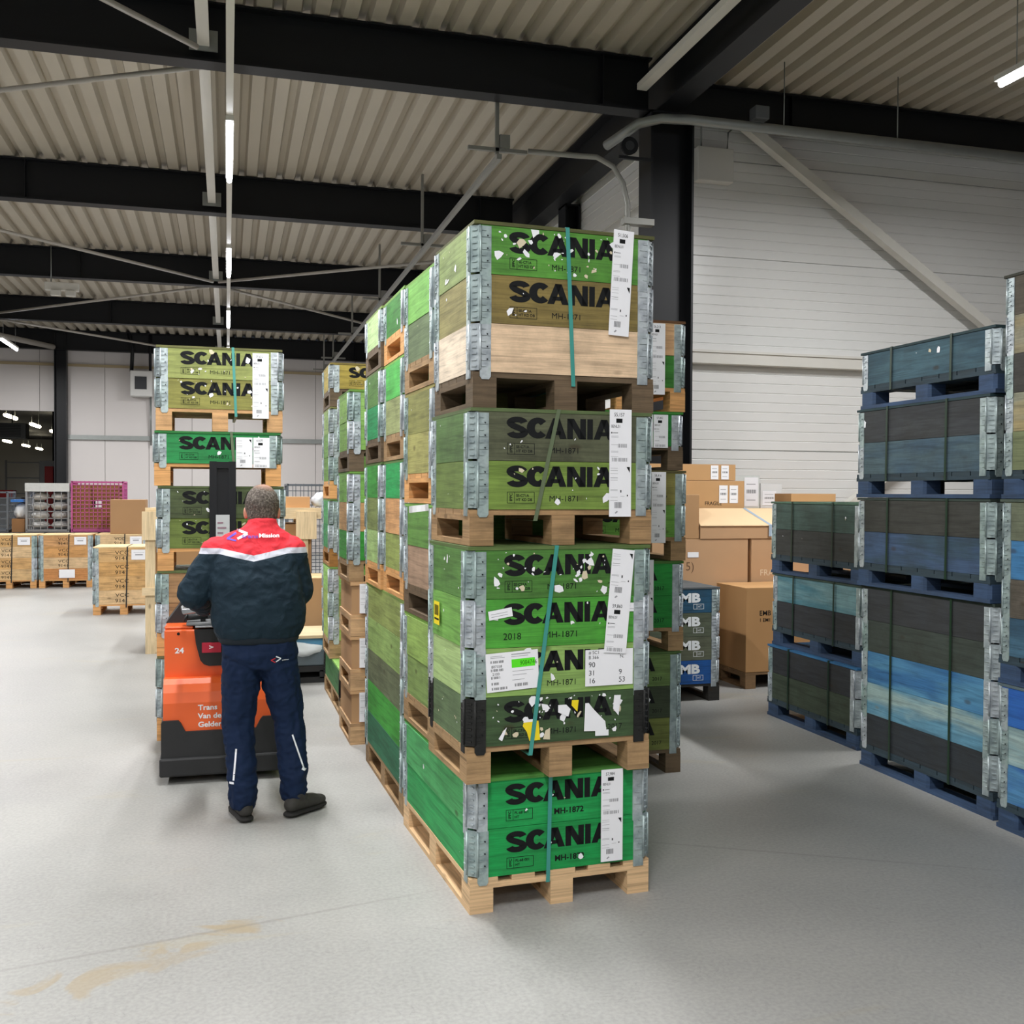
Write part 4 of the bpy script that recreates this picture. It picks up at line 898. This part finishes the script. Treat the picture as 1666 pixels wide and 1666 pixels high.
# ------------------------------------------------------------------ conduits under the roof
rail_m = plain('conduit_grey', '8f8f8a', .5, .4)
e = empty('cable_tray', 'long grey cable rail hung under the roof behind the tall green stack', 'cable rail', (2.5, 9.6, 4.93))
b = MB(); b.box((0, 0, 0), (.05, 19.0, .05), rail_m); b.build('rail', e)
for y in (.05, 4.0, 8.0, 12.0, 16.0, 18.5):
    b = MB(); b.box((-.0, y, .05), (.035, y + .035, 1.04), rail_m); b.build('hanger', e)
    b = MB(); b.box((-.27, y, .09), (.32, y + .04, .125), rail_m); b.build('cross_bar', e)
    b = MB(); b.box((.04, y - .02, .125), (.14, y + .06, .25), rail_m); b.build('clamp', e)
b = MB(); b.tube([(2.82, 9.63, 5.04), (3.3, 9.5, 5.0), (3.45, 9.4, 4.97), (3.58, 9.3, 4.86), (3.67, 9.27, 4.7), (3.71, 9.25, 4.5), (3.72, 9.25, 2.1)], .026, rail_m, 10)
b.box((3.66, 9.2, 4.3), (3.97, 9.3, 4.36), rail_m); b.box((3.66, 9.2, 3.3), (3.97, 9.3, 3.36), rail_m)
tag(b.build('conduit_pipe'), 'grey conduit pipe bending down beside the black column', 'pipe')
e = empty('siren', 'round black siren on a bracket left of the black column', 'siren', (3.72, 9.22, 5.05))
b = MB(); b.tube([(0, 0, 0), (0, .05, 0), (0, .12, 0)], [.085, .08, .05], BLACKSTEEL, 20); b.build('horn', e)
b = MB(); b.tube([(0, -.004, 0), (0, .0, 0)], [.045, .045], plain('siren_centre', '34363a', .4), 16); b.build('centre', e)
b = MB(); b.box((-.1, .03, -.12), (.25, .06, -.09), BLACKSTEEL); b.build('bracket', e)
b = MB(); b.tube([(3.62, 9.6, 5.16), (3.8, 9.2, 5.26), (4.0, 9.12, 5.3), (4.3, 9.1, 5.31), (9.0, 9.1, 5.31)], .048, GREYSTEEL, 12)
tag(b.build('ventilation_pipe'), 'long grey pipe along the right wall under the eave beam', 'pipe')
for x in (5.3, 6.6, 8.2):
    b = MB(); b.tube([(x, 9.1, 5.362), (x, 9.1, ZR)], .006, GREYSTEEL, 6); tag(b.build('pipe_hanger'), 'thin hanger wire of the long grey wall pipe, %s from the column' % ('first' if x < 6 else 'second' if x < 8 else 'third'), 'hanger', 'hangers of the wall pipe')
simple_thing('junction_box', 'small dark junction box on the grey pipe near the column', 'junction box', (4.95, 9.02, 5.372), (5.1, 9.16, 5.5), plain('box_grey', '55585a', .5))
e = empty('control_box', 'white control box high on the right wall beside the column', 'control box', (4.84, YW - .14, 5.07))
b = MB(); b.box((0, 0, 0), (.42, .125, .36), plain('box_white', 'd6d5d0', .5)); b.build('casing', e, .008)
b = MB(); b.tube([(.06, .06, .36), (.06, .06, .6), (.16, .04, .7)], .01, GREYSTEEL, 6); b.build('cable', e); b = MB(); b.tube([(.37, .06, .36), (.38, .06, .55), (.5, .04, .66)], .01, GREYSTEEL, 6); b.build('cable', e)
# ------------------------------------------------------------------ stacker truck
OR = plain('truck_orange', 'e2602a', .38, var=.05, scale=5); BLP = plain('truck_black', '1c1d1f', .55, var=.3, scale=6)
T0 = (-.036, 6.27, 0)
e = empty('stacker_truck', 'orange electric stacker truck with black bumper, number 24, in front of the driver', 'forklift truck', T0); TR = e
b = MB()
b.prism([(-.335, .045), (.335, .045), (.335, .36), (.325, .372), (.24, .372), (.225, .355), (.2, .305), (-.2, .305), (-.225, .355), (-.24, .372), (-.325, .372), (-.335, .36)], -.02, .56, BLP)
b.box((-.345, -.035, .045), (.345, .5, .155), BLP); b.build('bumper', e, .012)
b = MB(); pr = [(.0, .30), (.0, .47), (.012, .53), (.035, .575), (.07, .602), (.6, .602), (.6, .30)]
b.prism(pr, -.325, .325, OR, 'yz', smooth=False); b.build('motor_cover', e, .02)
b = MB(); b.box((-.325, .13, .58), (.325, .6, .885), OR); b.box((-.325, .14, .885), (-.16, .6, .905), OR); b.box((.16, .14, .885), (.325, .6, .905), OR); b.build('upper_cover', e, .02)
b = MB(); b.prism([(-.155, .885), (-.145, .80), (-.12, .70), (-.1, .675), (-.07, .664), (.07, .664), (.1, .675), (.12, .70), (.145, .80), (.155, .885)], .112, .135, BLP); b.build('black_panel', e, .004)
b = MB(); b.prism([(-.325, .905), (.325, .905), (.235, 1.03), (-.235, 1.03)], .3, .6, BLP); b.build('console', e, .015)
b = MB(); b.box((-.2, .13, .906), (.2, .3, .925), plain('tray_grey', '77797b', .4)); b.box((-.15, .1, .895), (.15, .15, .905), plain('tray_grey', '77797b', .4)); b.build('tray', e, .005)
# tiller arm with handle loop
b = MB(); b.tube([(-.02, .2, .3 + .62), (-.02, .02, 1.0), (-.02, -.16, 1.05)], [.035, .03, .03], BLP, 12); b.build('tiller_arm', e)
b = MB(); b.tube([(-.02, -.14, 1.05), (-.12, -.16, 1.035), (-.2, -.12, 1.02), (-.21, -.03, 1.03), (-.12, .0, 1.05), (-.02, -.02, 1.055)], .018, plain('tiller_silver', '9fa2a6', .3, .6), 10)
b.tube([(-.02, -.14, 1.05), (.08, -.16, 1.035), (.16, -.12, 1.02), (.17, -.03, 1.03), (.08, .0, 1.05), (-.02, -.02, 1.055)], .018, plain('tiller_silver', '9fa2a6', .3, .6), 10); b.build('tiller_handle', e)
b = MB(); b.tube([(-.2, .16, .955), (-.08, .17, .962)], .02, BLP, 12); b.tube([(-.2, .16, .95), (-.21, .16, .955)], .027, BLP, 12); b.box((-.12, .16, .925), (-.09, .18, .95), BLP); b.build('lever', e)
b = MB()
for x0 in (-.075, .045): b.box((x0, .6, .1), (x0 + .045, .69, 1.905), BLACKSTEEL)
b.box((-.03, .615, .1), (.045, .64, 1.86), BLACKSTEEL); b.box((-.03, .602, 1.86), (.045, .688, 1.903), BLACKSTEEL); b.box((-.3, .603, .05), (-.076, .69, .6), BLACKSTEEL); b.box((.091, .603, .05), (.3, .69, .6), BLACKSTEEL); b.build('mast', e)
b = MB(); b.box((-.035, .594, 1.2), (.05, .5995, 1.56), plain('plate_grey', 'b5b8ba', .4)); 
for k in range(9): b.box((-.025, .5925, 1.24 + k * .033), (.03 if k % 2 else .01, .5935, 1.25 + k * .033), plain('plate_print', '8a6a78', .5))
b.build('data_plate', e)
b = MB(); b.box((-.11, .105, .745), (.0, .1115, .805), plain('sticker_red', 'b81f3a', .5)); b.text('>', -.07, .765, .026, WHITEINK, .1045, bold=.03, xs=1.3); b.build('sticker', e)
b = MB(); b.text('24', -.265, .745, .032, WHITEINK, .1285, bold=.03, xs=1.15); b.tube([(-.245, .128, .86), (-.245, .131, .86)], .009, INK, 10); b.build('number', e)
b = MB()
for k, t_ in enumerate(('Trans', 'Van de', 'Gelder')): b.text(t_, -.13, .425 - k * .05, .031, WHITEINK, -.0012, bold=.025, xs=1.1)
b.build('lettering', e)
for s_ in (-1, 1):
    b = MB(); xx = s_ * .17 + .036; b.box((xx - .07, .69, .165), (xx + .07, .704, .5), BLACKSTEEL); b.box((xx - .07, .7, .165), (xx + .07, 1.32, .2105), BLACKSTEEL); b.build('fork', e)
    b = MB(); b.box((s_ * .3 - .03, .5, .02), (s_ * .3 + .03, .68, .12), BLACKSTEEL); b.build('support_leg', e)
for x in (-.24, 0, .24): b = MB(); b.tube([(x - .03, .28, .062), (x + .03, .28, .062)], .062, plain('wheel_rubber', '2a2a2a', .7), 20); b.build('wheel', e)
# ------------------------------------------------------------------ the driver
def tcap(bm, p, q, r0, r1, n=10):
    """tapered capsule as convex hull of two spheres"""
    src = bmesh.new(); bmesh.ops.create_icosphere(src, subdivisions=2, radius=1); sph = [v.co.copy() for v in src.verts]; src.free(); vs = []
    for c, r_ in ((p, r0), (q, r1)):
        rr = r_ if isinstance(r_, (tuple, list)) else (r_, r_, r_)
        vs += [bm.verts.new((v.x * rr[0] + c[0], v.y * rr[1] + c[1], v.z * rr[2] + c[2])) for v in sph]
    bmesh.ops.convex_hull(bm, input=vs, use_existing_faces=False)
    loose = [v for v in bm.verts if not v.link_faces]
    bmesh.ops.delete(bm, geom=loose, context='VERTS')
def fleshed(name, parts, mat, parent, voxel=.008, smooth=8, wrinkle=0, wscale=.08, mats=None):
    """union of tapered solids remeshed into one continuous skin"""
    allbm = bmesh.new()
    for p in parts:
        bm = bmesh.new()
        if p[0] == 'cap': tcap(bm, *p[1:])
        elif p[0] == 'ell':
            ret = bmesh.ops.create_icosphere(bm, subdivisions=3, radius=1)
            for v in bm.verts: v.co = Vector((v.co.x * p[2][0], v.co.y * p[2][1], v.co.z * p[2][2])) + Vector(p[1])
        elif p[0] == 'loft':
            rings = []
            for (z_, cx, cy, rx, ry, pw) in p[1]:
                rg = []
                for k in range(28):
                    t = 2 * math.pi * k / 28; c_, s_ = math.cos(t), math.sin(t)
                    rg.append(bm.verts.new((cx + rx * math.copysign(abs(c_) ** pw, c_), cy + ry * math.copysign(abs(s_) ** pw, s_), z_)))
                rings.append(rg)
            for a, c in zip(rings, rings[1:]):
                for k in range(28): bm.faces.new((a[k], a[(k + 1) % 28], c[(k + 1) % 28], c[k]))
            bm.faces.new(rings[0][::-1]); bm.faces.new(rings[-1])
        bmesh.ops.recalc_face_normals(bm, faces=bm.faces)
        tmp = bpy.data.meshes.new('t'); bm.to_mesh(tmp); bm.free(); allbm.from_mesh(tmp); bpy.data.meshes.remove(tmp)
    me = bpy.data.meshes.new(name); allbm.to_mesh(me); allbm.free()
    o = bpy.data.objects.new(name, me); COL.objects.link(o)
    rm = o.modifiers.new('r', 'REMESH'); rm.mode = 'VOXEL'; rm.voxel_size = voxel; rm.use_smooth_shade = True
    sm = o.modifiers.new('s', 'SMOOTH'); sm.iterations = smooth; sm.factor = .6
    dg = bpy.context.evaluated_depsgraph_get(); dg.update()
    m2 = bpy.data.meshes.new_from_object(o.evaluated_get(dg)); bpy.data.objects.remove(o); bpy.data.meshes.remove(me)
    if wrinkle:
        nrm = [v.normal.copy() for v in m2.vertices]
        for v, n_ in zip(m2.vertices, nrm):
            q = Vector((v.co.x / wscale * .8, v.co.y / wscale * .8, v.co.z / wscale))
            w_ = mnoise.noise(q) * .6 + (1 - abs(mnoise.noise(q * 1.7 + Vector((3, 1, 5)))) * 2) * .4
            v.co += n_ * wrinkle * w_
    m2.name = name; m2.materials.clear(); m2.materials.append(mat)
    for p in m2.polygons: p.use_smooth = True
    o = bpy.data.objects.new(name, m2); COL.objects.link(o); o.parent = parent; return o
SKIN = plain('skin', 'c98f78', .5, var=.08, scale=20)
def jacket_mat():
    m, nt, b = newmat('jacket_cloth'); L = nt.links.new
    tc = N(nt, 'ShaderNodeTexCoord'); sp = N(nt, 'ShaderNodeSeparateXYZ'); L(tc.outputs['Object'], sp.inputs[0])
    def M_(op, a, b_=None, c=None):
        n = N(nt, 'ShaderNodeMath', operation=op)
        for i, v in enumerate((a, b_, c)):
            if v is None: continue
            if hasattr(v, 'links'): L(v, n.inputs[i])
            else: n.inputs[i].default_value = v
        return n.outputs[0]
    ax = M_('ABSOLUTE', M_('ADD', sp.outputs['X'], .07))
    rise = M_('MULTIPLY', M_('MINIMUM', ax, .17), .22)
    h = M_('SUBTRACT', sp.outputs['Z'], M_('ADD', rise, 1.352))      # height above the chevron line
    red = M_('GREATER_THAN', h, .03); stripe = M_('GREATER_THAN', h, .0)
    nz = N(nt, 'ShaderNodeTexNoise', i_Scale=9.0, i_Detail=4.0); L(tc.outputs['Object'], nz.inputs['Vector'])
    nav = mix(nt, nz.outputs[0], lin('10202c'), lin('1c303c')); rd = mix(nt, nz.outputs[0], lin('d02a38'), lin('e2404a'))
    o = mix(nt, stripe, nav, lin('c4c6d2')); o = mix(nt, red, o, rd); L(o, b.inputs['Base Color']); b.inputs['Roughness'].default_value = .8; b.inputs['Specular IOR Level'].default_value = .25
    n2 = N(nt, 'ShaderNodeTexNoise', i_Scale=14.0, i_Detail=3.0, i_Distortion=1.0); L(tc.outputs['Object'], n2.inputs['Vector'])
    bp = N(nt, 'ShaderNodeBump', i_Strength=.5, i_Distance=.02); L(n2.outputs[0], bp.inputs['Height']); L(bp.outputs[0], b.inputs['Normal']); return m
NAVY = plain('navy_trousers', '13233f', .8, var=.2, scale=12, bump=.3, spec=.2)
PX_, PY_ = .2, 5.5
man = empty('person', 'man seen from behind in red and navy work jacket and navy trousers, working the truck', 'person', (PX_, PY_, 0))
def L_(x, y, z): return (x - PX_, y - PY_, z)
sh = {'neck': (.175, 5.56, 1.48), 'head': (.178, 5.60, 1.622), 'sl': (-.06, 5.53, 1.405), 'sr': (.322, 5.53, 1.41), 'el': (-.165, 5.52, 1.185), 'er': (.365, 5.54, 1.185), 'hl': (-.12, 5.86, 1.075), 'hr': (.22, 5.88, 1.085)}
P = {k: L_(*v) for k, v in sh.items()}
body = [('ell', P['head'], (.078, .098, .112)), ('ell', (P['head'][0], P['head'][1] + .03, P['head'][2] - .055), (.06, .075, .07)), ('cap', P['neck'], P['head'], .058, .055),
        ('ell', (P['head'][0] - .083, P['head'][1] + .005, P['head'][2] - .025), (.014, .024, .034)), ('ell', (P['head'][0] + .083, P['head'][1] + .005, P['head'][2] - .025), (.014, .024, .034)),
        ('cap', (P['head'][0], P['head'][1] + .09, P['head'][2]), (P['head'][0], P['head'][1] + .118, P['head'][2] - .035), .008, .015),
        ('ell', (P['head'][0], P['head'][1] + .095, P['head'][2] - .068), (.024, .01, .01)), ('ell', (P['head'][0], P['head'][1] + .085, P['head'][2] - .1), (.026, .02, .02)),
        ('ell', (P['head'][0] - .03, P['head'][1] + .084, P['head'][2] - .003), (.014, .012, .009)), ('ell', (P['head'][0] + .03, P['head'][1] + .084, P['head'][2] - .003), (.014, .012, .009)),
        ('loft', [(.82, -.04, 0, .14, .09, 1), (1.0, -.04, 0, .14, .09, 1), (1.2, -.05, .02, .15, .1, 1), (1.38, -.06, .03, .15, .08, 1), (1.48, -.03, .05, .06, .05, 1)]),
        ('cap', P['sl'], P['el'], .045, .038), ('cap', P['el'], P['hl'], .038, .026), ('cap', P['sr'], P['er'], .045, .038), ('cap', P['er'], P['hr'], .038, .026),
        ('cap', P['sl'], P['neck'], .045, .05), ('cap', P['sr'], P['neck'], .045, .05)]
hipL, hipR = L_(.085, 5.5, .90), L_(.245, 5.5, .90); knL, knR = L_(.055, 5.53, .50), L_(.312, 5.53, .51); anL, anR = L_(.078, 5.47, .12), L_(.338, 5.5, .13)
for a, c, d in ((hipL, knL, anL), (hipR, knR, anR)): body += [('cap', a, c, .07, .05), ('cap', c, d, .05, .036)]
for s_, hd in ((-1, P['hl']), (1, P['hr'])):      # hands closed round the tiller: palm, four unequal bent fingers and a thumb
    hx_, hy_, hz_ = hd
    body.append(('cap', hd, (hx_ - s_ * .01, hy_ + .075, hz_ - .005), (.034, .02, .02), (.038, .02, .018)))
    for k, ln in enumerate((.036, .042, .04, .03)):
        fx_ = hx_ + (-.03 + k * .02); ky = hy_ + .088
        body += [('cap', (fx_, ky, hz_), (fx_, ky + ln, hz_ - .012), .0095, .009), ('cap', (fx_, ky + ln, hz_ - .012), (fx_, ky + ln - .006, hz_ - .042), .009, .0085), ('cap', (fx_, ky + ln - .006, hz_ - .042), (fx_, ky + ln - .03, hz_ - .052), .0085, .008)]
    tx = hx_ - s_ * -.036
    body += [('cap', (tx, hy_ + .03, hz_ - .005), (tx + s_ * .014, hy_ + .07, hz_ - .025), .012, .0105), ('cap', (tx + s_ * .014, hy_ + .07, hz_ - .025), (tx - s_ * .004, hy_ + .095, hz_ - .04), .0105, .009)]
fleshed('body', body, SKIN, man, .0055, 3)
# hair, thin at the crown
def hair_mat():
    m, nt, b = newmat('grey_brown_hair'); L = nt.links.new
    tc = N(nt, 'ShaderNodeTexCoord'); nz = N(nt, 'ShaderNodeTexNoise', i_Scale=90.0, i_Detail=6.0, i_Roughness=.8); L(tc.outputs['Object'], nz.inputs['Vector'])
    o = ramp(nt, nz.outputs[0], [(.35, lin('2c2622')), (.5, lin('5f554d')), (.68, lin('a39a90'))])
    sp = N(nt, 'ShaderNodeVectorMath', operation='DISTANCE'); L(tc.outputs['Object'], sp.inputs[0]); sp.inputs[1].default_value = (P['head'][0] + .012, P['head'][1] - .025, P['head'][2] + .122)
    n2 = N(nt, 'ShaderNodeMath', operation='MULTIPLY_ADD'); L(nz.outputs[0], n2.inputs[0]); n2.inputs[1].default_value = .07; L(sp.outputs['Value'], n2.inputs[2])
    k = ramp(nt, n2.outputs[0], [(.05, (.75,) * 3), (.1, (0, 0, 0))]); o = mix(nt, k, o, lin('c99880')); L(o, b.inputs['Base Color']); b.inputs['Roughness'].default_value = .7
    bp = N(nt, 'ShaderNodeBump', i_Strength=.9, i_Distance=.01); L(nz.outputs[0], bp.inputs['Height']); L(bp.outputs[0], b.inputs['Normal']); return m
hp = P['head']
fleshed('hair', [('ell', (hp[0], hp[1] - .012, hp[2] + .018), (.088, .098, .108)), ('ell', (hp[0], hp[1] - .045, hp[2] - .035), (.078, .058, .07))], hair_mat(), man, .006, 3, .005, .012)
jk = [('loft', [(.955, -.042, .0, .205, .14, .85), (.985, -.042, .0, .222, .15, .85), (1.03, -.042, .0, .238, .165, .85), (1.12, -.042, .0, .238, .165, .85), (1.25, -.055, .01, .235, .16, .85), (1.34, -.062, .025, .228, .145, .85), (1.40, -.062, .032, .22, .125, .9), (1.445, -.055, .038, .2, .11, .95), (1.48, -.045, .045, .168, .1, 1), (1.51, -.03, .05, .115, .09, 1), (1.54, -.024, .056, .077, .08, 1), (1.565, -.022, .06, .073, .078, 1)]),
      ('cap', (P['sl'][0] + .01, P['sl'][1], P['sl'][2] - .005), P['el'], (.082, .085, .075), .085), ('cap', P['el'], (P['hl'][0], P['hl'][1] - .06, P['hl'][2] + .005), .078, .048),
      ('cap', (P['sr'][0] - .0, P['sr'][1], P['sr'][2] - .005), P['er'], (.082, .085, .075), .078), ('cap', P['er'], (P['hr'][0], P['hr'][1] - .06, P['hr'][2] + .005), .076, .048)]
JK = fleshed('jacket', jk, jacket_mat(), man, .0075, 4, .012, .07)
fleshed('jacket_waistband', [('loft', [(.925, -.042, 0, .196, .132, .85), (.945, -.042, 0, .208, .142, .85), (.99, -.042, 0, .208, .142, .85), (1.0, -.042, 0, .195, .13, .85)])], plain('navy_knit', '0e1a24', .9), man, .008, 3)
tr = [('loft', [(.80, -.033, .0, .17, .115, .9), (.87, -.035, -.01, .19, .135, .85), (.93, -.04, 0, .188, .125, .85), (.98, -.04, 0, .18, .12, .85)]),
      ('cap', (hipL[0] - .01, 0, .82), knL, (.105, .115, .1), (.082, .085, .08)), ('cap', knL, (anL[0], anL[1], .2), (.082, .085, .08), .073), ('cap', (anL[0], anL[1], .2), (anL[0], anL[1] + .01, .11), .07, .072),
      ('cap', (hipR[0] + .008, 0, .82), knR, (.105, .115, .1), (.082, .085, .08)), ('cap', knR, (anR[0], anR[1], .22), (.082, .085, .08), .074), ('cap', (anR[0], anR[1], .22), (anR[0], anR[1] + .01, .13), .07, .07)]
TRS = fleshed('trousers', tr, NAVY, man, .0075, 3, .015, .055)
SHOE = plain('dark_shoe', '34322f', .75, bump=.3, scale=30, var=.2); SOLE = plain('shoe_sole', '1f1e1d', .8)
for (hx_, hy_), ang, nm in (((.09, 5.45), 12, 'l'), ((.325, 5.47), -48, 'r')):
    d_ = Vector((-math.sin(R(ang)), math.cos(R(ang)), 0)); h0 = Vector(L_(hx_, hy_, 0))
    q = lambda t, z_: tuple(h0 + d_ * t + Vector((0, 0, z_)))
    fleshed('shoe', [('cap', q(0, .065), q(.06, .07), (.042, .042, .042), (.044, .044, .05)), ('cap', q(.05, .1), q(.03, .12), .046, .048), ('cap', q(.06, .065), q(.15, .055), (.046, .046, .044), (.05, .05, .036)), ('cap', q(.15, .05), q(.205, .045), (.05, .05, .032), (.042, .042, .028))], SHOE, man, .006, 3)
    fleshed('shoe_sole', [('cap', q(-.002, .018), q(.07, .018), (.045, .045, .016), (.045, .045, .016)), ('cap', q(.07, .018), q(.16, .018), (.045, .045, .016), (.053, .053, .016)), ('cap', q(.16, .018), q(.208, .02), (.053, .053, .016), (.046, .046, .016))], SOLE, man, .006, 1)
# printing on the clothes, laid on the cloth
from mathutils.bvhtree import BVHTree
def on_cloth(target, mbs, name, label=None):
    me = target.data; bv = BVHTree.FromPolygons([v.co for v in me.vertices], [p.vertices for p in me.polygons])
    out = MB(); out.mats = mbs.mats; out.f = mbs.f; out.m = mbs.m; out.uv = mbs.uv; out.smooth = mbs.smooth
    for v in mbs.v:
        h = bv.ray_cast(Vector((v[0], -1, v[2])), Vector((0, 1, 0)))
        y = h[0].y if h[0] else 0
        out.v.append((v[0], y - .0035, v[2]))
    o = out.build(name, man)
    if label: o['label'] = label
    return o
def strip(b, p, q, w, m, n=8):
    p = Vector(p); q = Vector(q); d = (q - p); nn = Vector((-d.y, d.x)).normalized() * w / 2
    for i in range(n):
        a = p + d * (i / n); c = p + d * ((i + 1) / n)
        b.face([(a.x - nn.x, 0, a.y - nn.y), (c.x - nn.x, 0, c.y - nn.y), (c.x + nn.x, 0, c.y + nn.y), (a.x + nn.x, 0, a.y + nn.y)][::-1], m)
PUR = plain('purple_print', '5a3fb0', .6); WH = plain('white_print', 'eceef4', .6); REDP = plain('red_print', 'c22a34', .6)
def px(x, y): return ((x - 369.5) / 321 * 1.0 - .001 - PX_ , 1.705 - (y - 803) / 311)
b = MB()
strip(b, px(385, 863), px(402, 869), .012, WH); strip(b, px(402, 869), px(386, 877), .012, WH)
strip(b, px(384, 868), px(370, 877), .01, PUR); strip(b, px(369, 877), px(384, 880), .008, PUR)
x0, z0_ = px(393, 876); b.text('trans', x0, z0_, .020, PUR, 0, bold=.012, xs=1.45); x0, z0_ = px(420, 875); b.text('Mission', x0, z0_, .020, WH, 0, bold=.03, xs=1.25)
on_cloth(JK, b, 'jacket_print', 'white and purple arrow logo and lettering')
b = MB()
strip(b, px(447, 1064), px(455, 1068), .006, WH, 4); strip(b, px(455, 1068), px(447, 1073), .006, WH, 4); strip(b, px(446, 1067), px(439, 1070), .005, REDP, 4); strip(b, px(439, 1070), px(446, 1074), .005, REDP, 4)
x0, z0_ = px(457, 1072); b.text('mission', x0, z0_, .007, WH, 0, bold=.02, xs=1.2)
strip(b, px(384, 1213), px(379.5, 1262), .009, WH); strip(b, px(373, 1267), px(380, 1266), .012, WH, 3); strip(b, px(475, 1196), px(494, 1252), .008, WH); strip(b, px(491, 1252), px(498, 1256), .012, WH, 3)
on_cloth(TRS, b, 'reflective_print', 'silver piping and small logo on the trousers')
